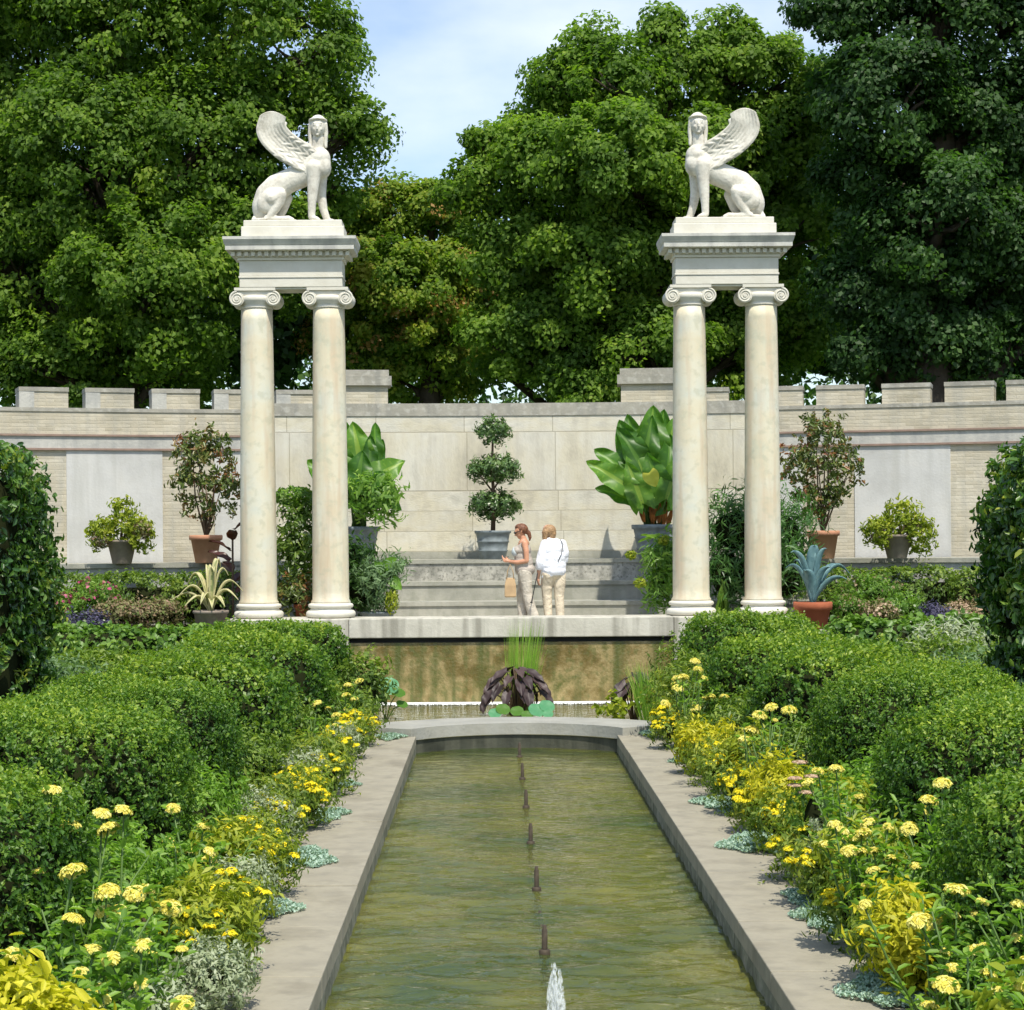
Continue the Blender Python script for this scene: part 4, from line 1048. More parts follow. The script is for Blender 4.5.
def zinnia(label, Y, bx, flowers, extra=10, hz=.8, spread=.35, dens=26, leafsize=.072):
    t = thing('zinnia_plant', label, 'flowers', (bx, Y, 0), 'pale yellow zinnia plants along the hedges')
    stems = MB(); LP = []; LN = []; LD = []
    tops = []
    for f in flowers:
        px, py = f[0], f[1]; sc = f[2] if len(f) > 2 else 1.0
        p = P(px, py, Y + random.uniform(-.18, .18)); tops.append(p); add_head(t, p, ZH, sc)
    for _ in range(int(extra * 1.2)):
        tops.append(Vector((bx + random.gauss(0, spread * .9), Y + random.gauss(0, .3), hz * random.uniform(.5, .92))))
        if abs(tops[-1].x) < 1.9: tops[-1].x = math.copysign(random.uniform(1.9, 2.2), bx)
        if random.random() < .28: add_head(t, tops[-1], ZH, random.uniform(.55, 1.0))
    for p in tops:
        b = Vector((bx * .75 + p.x * .25 + random.gauss(0, .06), Y * .6 + p.y * .4, 0))
        m = b.lerp(p, .5) + Vector((random.gauss(0, .03), random.gauss(0, .03), .05))
        pts = [b, m, p + Vector((0, 0, -.01))]; stems.tube(pts, [.009, .007, .005], 5)
        L = (p - b).length
        for k in range(int(dens * L / .6) + 3):
            u = random.uniform(.10, .93) if k > 4 else .985; c = b.lerp(m, u * 2) if u < .5 else m.lerp(p, u * 2 - 1)
            a = random.uniform(0, 6.28); d = Vector((math.cos(a), math.sin(a), random.uniform(.0, .6)))
            LP.append(c + d * leafsize * .45); LD.append(d); LN.append((-d.x * .5, -d.y * .5, 1))
    stems.build('stems', M['stem'], t)
    LP = np.array([tuple(v) for v in LP]); LD = np.array([tuple(v) for v in LD]); LN = np.array(LN, float)
    link('leaves', leaves_mesh(LP, norm(LN), leafsize, .42, 'oval', .35, None, LD, .15, .35), M['zleaf'], t)
zinnia('leafy zinnia plant with pale yellow heads, tallest at the far left edge', 10.6, -2.75, [(52, 790), (50, 810), (32, 845)], 16, 1.0, .30)
zinnia('zinnia plant with four pale yellow heads over the left mound', 10.6, -2.45, [(102, 813), (124, 810), (70, 826, 1.25), (108, 829, 1.25)], 12, .95, .25)
zinnia('zinnia plant with the largest pale yellow heads at lower left', 9.6, -2.35, [(73, 871, 1.35), (107, 891, 1.3), (73, 919, 1.1), (119, 909, .8)], 26, .85, .35)
zinnia('zinnia plant with two heads close to the left path edge', 10.2, -1.98, [(135, 893, 1.2), (171, 907, 1.2), (147, 889, .9)], 20, .66, .24)
zinnia('low zinnia plant with small heads at bottom left', 9.0, -1.95, [(142, 945, .9), (111, 958, .95), (141, 983, .7), (182, 1003, 1.1)], 24, .62, .26)
zinnia('single pale zinnia in front of the second left mound', 13.0, -2.30, [(173, 808, 1.0), (190, 852, .8), (209, 860, 1.1)], 14, .68, .2)
zinnia('zinnia plant with small heads farthest along the left border', 25, -2.12, [(348, 685, 1.2), (359, 681, 1.2), (346, 695, 1.2), (354, 699, 1.1)], 8, .7, .2, 10)
zinnia('zinnia plant with two small heads by the fourth left mound', 22, -2.3, [(317, 703, 1.1), (336, 715, 1.1)], 8, .65, .2, 6)
zinnia('zinnia plant with a flat head above the middle of the right border', 13.8, 2.08, [(836, 769, 1.15), (818, 771, .9), (808, 782, 1.0)], 16, .85, .25)
zinnia('zinnia plant reaching highest over the second right mound', 12.6, 2.50, [(942, 783, 1.2), (929, 800, 1.2), (909, 828, 1.2)], 14, .9, .25)
zinnia('zinnia plant with a dense cluster of yellow heads on the right', 12.0, 1.98, [(867, 823, 1.0), (862, 834, 1.25), (842, 830, .9), (849, 838, .8), (827, 845, 1.0), (849, 850, 1.1), (858, 851, 1.1), (873, 870, .9), (888, 826, .7), (835, 824, .9)], 20, .72, .28)
zinnia('zinnia plant with a drooping yellow head nearest the right path edge', 10.2, 2.10, [(957, 890, 1.3), (919, 920, 1.35), (955, 935, 1.0), (864, 904, .8)], 22, .72, .32)
zinnia('zinnia plant with a round yellow head at bottom right', 9.2, 1.95, [(946, 984, 1.25), (988, 974, .9), (952, 967, .7), (998, 990, .7), (930, 1006, .9)], 28, .62, .34)
zinnia('zinnia plant cut by the right edge of the picture', 9.8, 2.45, [(1020, 905, 1.0), (1016, 938, 1.0)], 26, .85, .28)
zinnia('zinnia plant with many heads farthest along the right border', 24, 1.95, [(695, 661, 1.3), (698, 669, 1.3), (683, 677, 1.5), (676, 678, 1.2), (678, 688, 1.5), (704, 678, 1.1), (666, 703, 1.3), (695, 708, 1.5), (710, 697, 1.4), (724, 697, 1.3)], 18, .95, .28, 7)
zinnia('zinnia plant with heads in front of the third right mound', 18, 2.12, [(771, 707, 1.3), (760, 715, 1.4), (789, 710, 1.5), (751, 730, 1.6), (745, 738, 1.3), (755, 753, 1.1)], 18, .95, .26, 8)

def marigold(x, y, label, n=12, r=.27, h=.40, leafm='mleaf', hs=1.0):
    t = thing('marigold_clump', label, 'flowers', (x, y, 0), 'marigold clumps along the path')
    mass(t, 'foliage', [(x, y, h * .5, r, r, h * .52)], 1500, .055, M[leafm], .35, 'diamond', 2, .6, .3, 0, .5)
    for _ in range(int(n * 2.4)):
        a = random.uniform(0, 6.28); q = random.uniform(0, 1) ** .5
        zz = h * (1.02 - .35 * q * q) + random.uniform(-.02, .04)
        add_head(t, (x + r * q * math.cos(a), y + r * q * math.sin(a) - .03, zz), MH, hs * random.uniform(.8, 1.15))
def clump(kind, mat, x, y, r, h, label, group, n=1800, size=.06, ratio=.4, cat='plant', **kw):
    t = thing(kind, label, cat, (x, y, 0), group)
    mass(t, 'foliage', [(x, y, h * .5, r, r * 1.15, h * .52)], n, size, M[mat], ratio, 'diamond' if size < .09 else 'oval', 2, .65, .35, 0, .4, lf=6, **kw)
LM = [(-1.98, 12.6, 10), (-2.12, 15.1, 13), (-2.08, 16.4, 8), (-2.1, 18.6, 14), (-2.05, 21.8, 8), (-1.98, 24.6, 16), (-2.02, 23.2, 8), (-1.95, 14.2, 9), (-1.98, 17.5, 10), (-2.0, 19.8, 9), (-1.95, 11.4, 7)]
for i, (x, y, n) in enumerate(sorted(LM, key=lambda q: q[1])):
    marigold(x, y, f'golden yellow marigold clump, {ORD[i]} to the camera along the left path edge', n)
RM = [(1.95, 12.3, 8), (1.98, 14.6, 10), (2.05, 16.0, 14), (1.98, 18.2, 15), (2.25, 18.6, 9), (2.02, 20.4, 6), (1.88, 24.0, 18), (2.05, 22.6, 12), (1.95, 13.6, 9), (1.98, 17.1, 11), (1.95, 19.4, 10), (1.98, 21.4, 12), (1.95, 11.2, 8), (1.92, 25.2, 12)]
for i, (x, y, n) in enumerate(sorted(RM, key=lambda q: q[1])):
    marigold(x, y, f'golden yellow marigold clump, {ORD[i]} to the camera along the right path edge', n)
for s, L in ((-1, [(2.2, 13.9, .3, .42, 'lime'), (1.98, 11.6, .28, .45, 'lime'), (2.2, 17.3, .28, .4, 'mleaf'), (2.2, 20.2, .3, .45, 'mleaf'), (2.2, 26.2, .35, .5, 'low')]),
             (1, [(2.15, 13.3, .28, .5, 'lime'), (1.98, 10.9, .24, .46, 'chart'), (2.3, 15.2, .35, .6, 'lime'), (2.15, 17.0, .28, .50, 'chart'), (2.2, 19.4, .32, .6, 'lime'), (1.98, 21.4, .28, .48, 'chart'), (2.3, 22.2, .35, .6, 'low'), (2.1, 25.6, .4, .8, 'mleaf'), (2.35, 27.4, .4, .95, 'low')])):
    for i, (x, y, r, h, m) in enumerate(sorted(L, key=lambda q: q[1])):
        sd = 'left' if s < 0 else 'right'
        clump('bedding_plant', m, s * x, y, r, h, f'feathery yellow-green bedding plant, {ORD[i]} to the camera in the {sd} border', 'feathery bedding plants in the borders', 2600, .075, .3, up=.8)
for s, L in ((-1, [(1.95, 9.6, .24, .36), (1.80, 10.7, .26, .34), (1.98, 13.2, .26, .42), (2.18, 16.2, .26, .45), (2.2, 19.6, .24, .42), (2.08, 22.6, .24, .4)]),
             (1, [(1.98, 13.9, .18, .32), (2.02, 11.4, .20, .30), (2.1, 17.5, .2, .35), (2.25, 14.2, .24, .55)])):
    for i, (x, y, r, h) in enumerate(sorted(L, key=lambda q: q[1])):
        sd = 'left' if s < 0 else 'right'
        clump('silver_foliage_plant', 'dusty', s * x, y, r, h, f'pale silvery feathery plant, {ORD[i]} to the camera in the {sd} border', 'silvery plants in the borders', 3400, .036, .4, up=.6)
MATS = [(-1.86, 13.6, .26), (-1.80, 15.8, .30), (-1.84, 18.3, .26), (-1.62, 25.6, .22), (-1.86, 20.6, .2), (1.84, 18.9, .30), (1.86, 16.4, .36), (1.85, 13.9, .18), (1.88, 13.1, .26), (1.92, 11.0, .34), (1.70, 25.8, .18), (1.86, 22.6, .2)]
for s in (-1, 1):
    for i, (x, y, r) in enumerate(sorted([m for m in MATS if m[0] * s > 0], key=lambda q: q[1])):
        t = thing('stonecrop_mat', f'low blue-green mat creeping onto the {"left" if s < 0 else "right"} path edge, {ORD[i]} to the camera', 'ground cover plant', (x, y, 0), 'blue-green mats on the path edges')
        n = int(4200 * (r / .3) ** 2); a = RNG.uniform(0, 6.28, n); q = r * np.sqrt(RNG.uniform(0, 1, n)) * (1 + .25 * np.sin(a * 3 + y) + .15 * np.sin(a * 7 + y))
        p = np.stack([x + q * np.cos(a) * .75, y + q * np.sin(a) * 1.5, .012 + RNG.uniform(0, .055, n) * (1 - q / (r * 1.5))], 1)
        link('foliage', leaves_mesh(p, np.tile([0, 0, 1.], (n, 1)), .026, .7, 'diamond', .8, None, np.tile([0, 0, .8], (n, 1))), M['sedum'], t)
# chartreuse coleus at the near left
t = thing('chartreuse_bush', 'bright chartreuse large-leaved bush in the bottom left corner', 'bush', (-2.1, 7.8, 0))
mass(t, 'foliage', [(-2.10, 7.7, .36, .30, .42, .36), (-2.36, 8.0, .42, .30, .38, .38)], 5200, .07, M['chart'], .5, 'oval', 2, .3, .1, 0, .8, .7, .4, None, -.2)
t = thing('chartreuse_bush', 'small yellow leaves at the bottom right by the round zinnia', 'bush', (1.95, 8.7, 0))
mass(t, 'foliage', [(2.08, 8.7, .22, .2, .25, .26)], 300, .11, M['lime'], .5, 'oval', 2, .3, .1, 0, .8, .7, .4, None, -.2)
# pink alyssum heads on the right
t = thing('dusky_flower_plant', 'dusky pink faded flower heads in the middle of the right border', 'flowers', (2.0, 14.6, 0))
mass(t, 'foliage', [(2.05, 14.6, .42, .18, .2, .42)], 700, .06, M['fern'], .3, 'diamond', 2, .4, .1, 0, .5)
for (px, py) in ((800, 762), (795, 785), (812, 776), (806, 792), (795, 778)):
    o = bpy.data.objects.new('flower_head', random.choice(ZH)); C.objects.link(o); o.parent = t; o.location = P(px, py, 14.5) - t.location; o.scale = (1.1, 1.1, .5)
    o.data = o.data.copy(); o.data.materials.clear(); o.data.materials.append(M['peach'])

# ---- basin plants
def big_leaf(mb, base, d, up, L, W, cup=.18, droop=.2, tint=.5, lobes=.18, wave=.03):
    """heart-shaped blade; base = where the petiole joins, d = towards the tip"""
    d = Vector(d).normalized(); n = Vector(up); n = (n - d * n.dot(d)).normalized(); b = d.cross(n)
    nu, nv = (26, 12) if L > .32 and lobes else (12, 8); vs = []; fs = []; ts = []
    for i in range(nu + 1):
        u = i / nu
        w = W * .5 * max(0, math.sin(PI * min(1, (u * .92 + .08)) ** (.62 if lobes else .85))) ** .72
        for j in range(nv + 1):
            v = j / nv * 2 - 1
            back = lobes * L * abs(v) ** 1.2 * max(0, 1 - u * 3.2)
            x = u * L - back; y = v * w
            z = cup * L * abs(v) * .5 - droop * L * u * u + wave * L * math.sin(u * 14 + v * 2) * abs(v)
            vs.append(Vector(base) + d * x + b * y + n * z)
    for i in range(nu):
        for j in range(nv):
            k = i * (nv + 1) + j; fs.append((k, k + 1, k + nv + 2, k + nv + 1))
            ts.append(min(1, max(0, tint + ((.26 if j in (5, 6) else .13 if (i * 3 - int(abs(j - 5.5))) % 12 < 2 else 0) if nv == 12 else 0) + random.uniform(-.02, .02))))
    mb.add(vs, fs, True, None, ts)
def ear_plant(name, label, base, cat, leaves, leafm, stemm, group=None, potspec=None, **kw):
    t = thing(name, label, cat, base, group)
    if potspec: pot(t, base, *potspec)
    zb = potspec[2] - .05 if potspec else 0
    b0 = Vector(base) + Vector((0, 0, zb)); r = potspec[1] * .45 if potspec else .08
    for (px, py, tx, ty, Y, W, tint, ori) in leaves:
        p = P(px, py, Y); q = P(tx, ty, Y + random.uniform(-.12, .12))
        mb = MB(); d = q - p
        L_ = d.length; big_leaf(mb, p - d * .05, d, ori, L_ * 1.04, W * 1.12, cup=.12, tint=tint, lobes=.22, wave=.05, **kw)
        lf = mb.build('leaf', M[leafm], t)
        st = MB(); s0 = b0 + Vector((random.uniform(-r, r), random.uniform(-r, r), 0))
        st.tube([s0, s0.lerp(p, .5) + Vector(((s0.x - p.x) * .15, .02, .06)), p + d * .03], [.022, .016, .010] if stemm == 'stem' else [.01, .008, .006], 6)
        st.build('petiole', M[stemm], lf)
    return t
up = (0, -1, .35)
YE = 36.7
LR = [(650, 462, 655, 404, YE, .62, .45, (0.1, -1, .1)), (640, 470, 618, 418, YE - .15, .55, .35, (-.2, -1, .2)), (632, 478, 596, 446, YE - .2, .50, .4, (-.1, -1, .6)), (636, 492, 603, 472, YE - .25, .45, .3, (0, -.9, .7)),
      (662, 470, 680, 415, YE + .1, .6, .55, (.3, -1, .2)), (648, 490, 630, 440, YE - .3, .55, .55, (0, -1, .3)), (655, 485, 645, 428, YE - .1, .6, .7, (.2, -1, .1)), (668, 490, 672, 432, YE - .25, .5, .3, (.1, -1, .2)),
      (644, 500, 622, 462, YE - .35, .42, .65, (0, -1, .5)), (660, 500, 700, 470, YE - .2, .5, .4, (.3, -1, .4)), (640, 468, 627, 412, YE + .3, .5, .25, (-.1, -1, .1)), (655, 470, 665, 408, YE + .35, .55, .3, (0, -1, .1)), (665, 470, 702, 430, YE, .55, .5, (.2, -1, .3))]
LR += [(px + random.uniform(-9, 9), py + random.uniform(0, 12), tx + random.uniform(-10, 12), ty + random.uniform(6, 26), Y + random.uniform(-.3, .3), W * .8, random.uniform(.15, .7), (random.uniform(-.5, .5), -1, random.uniform(0, .6))) for (px, py, tx, ty, Y, W, tt, oo) in LR[:11]]
pr = P(655, 557, YE)
te = ear_plant('elephant_ear_plant', 'huge green elephant ear leaves in a grey pot left of the right-hand columns', (pr.x, YE, UZ), 'potted plant', LR, 'ear', 'stem', 'elephant ear plants in grey pots', (.30, .40, .62, 'greypot', True))
mb = MB(); p = P(649, 474, YE - .75); big_leaf(mb, p + Vector((0, 0, .02)), (.25, -.1, -.5), (0, -1, .2), .28, .30, tint=.5)
tag(mb.build('yellow_leaf', M['yleaf'], te))['label'] = 'pale yellow old leaf'
sk = MB()
for k in range(9):
    a = random.uniform(-.22, .22); z = random.uniform(.1, .5)
    big_leaf(sk, (pr.x + a, YE - .2, UZ + .55 + z * .3), (a, -.25, .8), (0, -1, .2), .38, .09, tint=random.random(), lobes=0)
sk.build('withered_sheath', plain('withered_leaf', (.28, .10, .02), .8, var=.5), te)
LL = [(362, 470, 352, 420, YE, .55, .6, (0, -1, .1)), (372, 462, 378, 422, YE + .1, .34, .35, (.5, -1, .1)), (368, 470, 384, 440, YE + .2, .40, .1, (.4, -1, .2)), (372, 480, 404, 458, YE - .2, .50, .6, (0, -1, .5)), (374, 484, 400, 496, YE - .1, .42, .2, (.3, -1, .5)),
      (356, 490, 362, 450, YE - .2, .55, .3, (0, -1, .3)), (345, 478, 325, 430, YE, .55, .45, (0, -1, .2)), (340, 490, 308, 458, YE - .1, .5, .5, (0, -1, .4)), (366, 488, 388, 470, YE - .3, .35, .3, (0, -1, .6)), (350, 470, 338, 412, YE + .2, .5, .4, (0, -1, .1))]
LL += [(px + random.uniform(-7, 6), py + random.uniform(0, 12), tx + random.uniform(-10, 3), ty + random.uniform(8, 28), Y + random.uniform(-.3, .3), W * .8, random.uniform(.15, .7), (random.uniform(-.5, .5), -1, random.uniform(0, .6))) for (px, py, tx, ty, Y, W, tt, oo) in LL[:8]]
pl_ = P(357, 557, YE)
ear_plant('elephant_ear_plant', 'huge pointed elephant ear leaves in a grey pot behind the left-hand columns', (pl_.x, YE, UZ), 'potted plant', LL, 'ear', 'stem', 'elephant ear plants in grey pots', (.30, .40, .62, 'greypot', True))
t = thing('fern_plant', 'light green feathery plant below the left elephant ear leaves', 'plant', (pl_.x + .2, YE - .5, UZ))
mass(t, 'foliage', [blob(372, 500, YE - .5, .46, .22, .26)], 1300, .15, M['fern'], .25, 'blade', 2, .5, .15, None, .5)

# purple taro in the basin
def taro(name, label, cx, Y, R_, zt, n, mat='taro', group='dark purple taro in the basin', z0=-.15, L0=.30):
    t = thing(name, label, 'plant', (cx, Y, z0), group)
    for i in range(n):
        a = i * 2.4 + random.uniform(-.3, .3); q = (i + .5) / n
        rr = R_ * math.sqrt(q) * .8; zz = zt * (1 - .62 * q) + random.uniform(-.04, .04)
        p = Vector((cx + rr * math.cos(a), Y + rr * math.sin(a) * .7, zz))
        d = Vector((math.cos(a) * .8, math.sin(a) * .7 - .15, -.15 - .95 * q)).normalized()
        mb = MB(); L = L0 * random.uniform(.8, 1.15); big_leaf(mb, p, d, (math.cos(a) * .3, math.sin(a) * .3 - .4, 1), L, L * .55, tint=random.uniform(.1, .9), droop=.3)
        lf = mb.build('leaf', M[mat], t)
        st = MB(); st.tube([(cx + .15 * rr * math.cos(a), Y, z0), (cx + rr * .6 * math.cos(a), Y + rr * .4 * math.sin(a), zz * .7), p], [.012, .01, .007], 5); st.build('petiole', M['brownstem'], lf)
    return t
c = P(517, 700, 30); taro('purple_taro', 'dark purple drooping taro leaves in the centre of the basin', c.x, 30, .56, .60, 34)
c = P(634, 700, 29.2); taro('purple_taro', 'dark purple taro at the right side of the basin', c.x, 29.2, .30, .58, 14)
c = P(385, 700, 29.3)
t = thing('lotus_plant', 'round blue-green lotus leaf standing at the left side of the basin', 'plant', (c.x, 29.3, -.15))
def round_leaf(mb, c, r, tilt=(0, -.25, 1), n=18):
    w = Vector(tilt).normalized(); u = w.orthogonal().normalized(); v = w.cross(u); c = Vector(c)
    vs = [c - w * r * .12] + [c + (u * math.cos(2 * PI * k / n) + v * math.sin(2 * PI * k / n)) * r * (.5 if ring == 0 else 1) + w * (0 if ring == 0 else r * .06 * math.sin(k * 1.9)) for ring in (0, 1) for k in range(n)]
    fs = [(0, 1 + k, 1 + (k + 1) % n) for k in range(n)] + [(1 + k, 1 + n + k, 1 + n + (k + 1) % n, 1 + (k + 1) % n) for k in range(n)]
    mb.add(vs, fs, True)
for (px, py, r, ti, m) in ((388, 686, .165, (0, -.9, .8), 'lotus'), (397, 692, .13, (.3, -.5, 1), 'ear'), (380, 699, .12, (-.3, -.4, 1), 'ear'), (402, 704, .09, (.3, -.6, 1), 'ear')):
    mb = MB(); p = P(px, py, 29.3); round_leaf(mb, p, r, ti); lf = mb.build('leaf', M[m], t)
    mb = MB(); mb.tube([(c.x, 29.32, -.15), (p.x * .5 + c.x * .5, 29.32, p.z * .5), p + Vector((0, .02, -.02))], .009, 6); mb.build('petiole', M['stem'], lf)
t = thing('water_lily_plant', 'low round green leaves in front of the purple taro', 'plant', (P(520, 712, 29.3).x, 29.3, -.1))
for (px, py, r, m) in ((503, 709, .11, 'ear'), (517, 711, .10, 'ear'), (537, 710, .13, 'lotus'), (547, 706, .12, 'lotus'), (527, 715, .09, 'ear'), (495, 713, .10, 'lotus'), (548, 714, .08, 'lotus')):
    mb = MB(); p = P(px, py, 29.25 + random.uniform(-.1, .1)); round_leaf(mb, p, r, (random.uniform(-.3, .3), -.8, .9)); mb.build('leaf', M[m], t)
def grass(name, label, cx, Y, z0, h, spread, n, mat, cat='grass plant', wid=.010, lean=(0, 0), group=None, flare=1.0):
    t = thing(name, label, cat, (cx, Y, z0), group); mb = MB()
    for i in range(n):
        a = random.uniform(0, 6.28); q = random.random() ** .5; hh = h * random.uniform(.6, 1)
        b = Vector((cx + spread * .75 * q * math.cos(a), Y + spread * .75 * q * math.sin(a), z0))
        tp = Vector((cx + spread * flare * q * math.cos(a) + lean[0], Y + spread * flare * q * math.sin(a) + lean[1], z0 + hh))
        m = b.lerp(tp, .55) + Vector((0, 0, .06 * h))
        s = Vector((math.cos(a + 1.5), math.sin(a + 1.5) * .4, 0)).normalized() * wid
        mb.add([b - s, b + s, m + s * .8, m - s * .8, tp], [(0, 1, 2, 3), (3, 2, 4)], False, None, random.random())
    mb.build('blades', M[mat], t); return t
c = P(520, 668, 30.4); grass('papyrus_plant', 'fine bright green papyrus rising behind the purple taro', c.x + .0, 30.4, -.15, 1.58, .26, 230, 'grassy', wid=.0038, lean=(.10, 0), flare=1.4)
c = P(655, 690, 28.6); grass('reed_plant', 'fine green reeds at the right end of the basin', c.x, 28.6, -.1, .95, .30, 260, 'grassy', wid=.005, lean=(-.05, 0), flare=1.5)
t = thing('round_leaf_plant', 'small yellow-green round leaves at the right basin edge', 'plant', (P(612, 715, 28.2).x, 28.2, -.1))
mass(t, 'foliage', [blob(612, 714, 28.4, .22, .15, .12)], 160, .09, M['lime'], .8, 'oval', 2, .4, .1, None, 0)
t = thing('leafy_plant', 'dark leafy plant with pale flowers beside the lotus', 'plant', (P(360, 690, 29).x, 29, 0))
mass(t, 'foliage', [blob(366, 690, 28.8, .30, .3, .45)], 1500, .09, M['low'], .4, 'diamond', 2, .4, .1, None, .5)

# ---- topiary on the upper terrace
def stems(parent, base, tops, r=.02, mat='brownstem', name='trunk'):
    mb = MB()
    for tp in tops:
        tp = Vector(tp); b = Vector(base); m = b.lerp(tp, .5) + Vector((random.gauss(0, .04), random.gauss(0, .04), 0))
        mb.tube([b, m, tp], [r, r * .8, r * .45], 7)
    return mb.build(name, M[mat], parent)
YT = 37.0
b = P(493, 557, YT); b.z = UZ
t = thing('topiary_tree', 'three-tier clipped topiary in a round grey pot behind the women', 'potted tree', b)
pot(t, b, .235, .32, .53, 'greypot', True, .02, .05)
mb = MB(); mb.tube([b + Vector((0, 0, .45)), P(494, 500, YT), P(492, 470, YT), P(493, 430, YT)], [.045, .036, .026, .018], 8)
for (px, py) in ((478, 500), (508, 500), (476, 470), (508, 468), (485, 492), (502, 490)): mb.tube([P(493, py + 22, YT), P(px, py, YT + random.uniform(-.15, .15))], [.02, .01], 6)
mb.build('trunk', M['brownstem'], t)
for (px, py, rx, rz, n) in ((493, 433, .25, .23, 1000), (494, 470, .46, .19, 2200), (494, 506, .48, .19, 2200)):
    mass(t, 'clipped_tier', [blob(px, py, YT, rx, rx * .9, rz)], n, .095, M['topiary'], .36, 'diamond', 2.0, .6, .12, None, 0, lf=6, out=.9, sprig=.13)

# ---- bronze shrubs in terracotta pots on the ledges
def potted_bush(label, px, Y, zb, pspec, blobs, mat, n, size, ratio=.42, tpl='oval', group=None, name='potted_shrub', trunk=.018, cat='potted plant', thick=.6, core=0, base=None):
    b = P(px, 557, Y); b.z = zb
    t = thing(name, label, cat, b, group)
    pot(t, b, *pspec)
    bl = [blob(*q) for q in blobs]
    mass(t, 'foliage', bl, n, size, M[mat], ratio, tpl, 2, thick, .2, None, core, lf=5, sprig=.13)
    tops = []
    for q in bl: tops += [(q[0] + random.uniform(-.5, .5) * q[3], q[1], q[2] + random.uniform(-.4, .4) * q[5]) for _ in range(3)]
    stems(t, b + Vector((0, 0, pspec[2] - .06)), tops, trunk)
    return t
G = 'bronze-leaved shrubs in terracotta pots'
LZ = UZ - .02
potted_bush('bronze-green shrub in a terracotta pot left of the left-hand columns', 206, 35.9, LZ, (.19, .27, .50, 'terracotta', False, .03, .09),
            [(205, 458, 35.9, .52, .45, .50), (195, 485, 35.9, .40, .4, .40), (222, 490, 35.9, .42, .4, .42), (206, 502, 35.9, .38, .35, .35)], 'red_shrub', 3000, .11, group=G)
potted_bush('tall bronze-green shrub in a terracotta pot right of the right-hand columns', 823, 35.7, LZ, (.20, .27, .50, 'terracotta', False, .03, .09),
            [(822, 440, 35.7, .42, .4, .45), (810, 468, 35.7, .48, .45, .48), (838, 470, 35.7, .42, .42, .50), (818, 500, 35.7, .40, .38, .38)], 'red_shrub', 3800, .10, group=G)
G = 'flower-filled stone pots against the grey panels'
b1 = potted_bush('round stone pot with yellow-green plants against the left grey panel', 122, 35.6, LZ, (.17, .26, .42, 'stonepot', False, .015, .04),
            [(103, 535, 35.5, .26, .26, .28), (124, 514, 35.6, .22, .22, .22), (142, 535, 35.5, .20, .22, .26), (120, 530, 35.5, .3, .25, .18)], 'lime', 2600, .085, group=G, trunk=.012, thick=.4)
b2 = potted_bush('round stone pot with yellow-green plants against the right grey panel', 897, 35.3, LZ, (.17, .27, .42, 'stonepot', False, .015, .04),
            [(880, 533, 35.2, .26, .24, .22), (901, 516, 35.3, .26, .25, .24), (918, 536, 35.2, .24, .25, .34), (900, 530, 35.2, .3, .25, .16)], 'lime', 2800, .085, group=G, trunk=.012, thick=.4)
for (bb, pts) in ((b1, [(100, 540), (142, 530)]), (b2, [(878, 535), (914, 528)])):
    for (px, py) in pts:
        q = blob(px, py, 35.35, .17, .12, .16); p, g, _ = shell([q], 260, .3)
        link('rosy_foliage', leaves_mesh(p, g, .075, .4), M['rosyfl'], bb)

# ---- agaves
def rosette(name, label, base, pspec, blades, mat, cat='potted plant', W=.09):
    t = thing(name, label, cat, base)
    pot(t, base, *pspec)
    zb = pspec[2] - .04
    for (dx, dy, h, reach, curl) in blades:
        mb = MB(); nu = 12; vs = []; fs = []; d = Vector((dx, dy, 0)).normalized(); sd = Vector((-d.y, d.x, 0))
        for i in range(nu + 1):
            u = i / nu
            r = reach * (u ** 1.2); z = h * (math.sin(min(u * curl, 1) * PI / 2) if u * curl < 1 else 1 - (u * curl - 1) ** 1.5 * .9)
            w = W * (.55 + .9 * math.sin(min(1, u * 1.25) * PI * .62)) * (1 - u ** 3) * .5 + .003
            c = Vector(base) + Vector((0, 0, zb + z)) + d * (r + .03)
            for v in (-1, -.5, 0, .5, 1):
                vs.append(c + sd * w * v + Vector((0, 0, 1)) * w * .7 * v * v - d * w * .3 * v * v)
        for i in range(nu):
            for j in range(4): k = i * 5 + j; fs.append((k, k + 1, k + 6, k + 5))
        mb.add(vs, fs, True, None, [(random.uniform(.6, 1) if mat == 'stripe' and (k % 4 in (0, 3)) else random.uniform(.0, .5)) for k in range(len(fs))])
        o = mb.build('leaf', M[mat], t); m = o.modifiers.new('thick', 'SOLIDIFY'); m.thickness = .012
b = P(813, 629, 32.5)
rosette('blue_agave', 'blue-grey agave in a terracotta pot beside the right-hand terrace end', (b.x, 32.5, 1.052), (.21, .285, .44, 'terradark', False, .03, .13),
        [(-.3, -.4, .85, .05, 1), (.1, -.5, .95, .08, 1), (.5, -.3, .90, .22, 1.0), (.2, .5, .9, .15, 1), (-.6, -.1, .85, .34, 1.05), (-.5, .5, .7, .35, 1.1), (1, -.2, .42, .52, 1.15), (.9, .35, .60, .66, 1.35), (-1, .2, .62, .40, 1.15), (.7, -.5, .6, .3, 1), (-.4, -.6, .55, .28, 1)], 'agave', W=.17)
b = P(211, 637, 32.2)
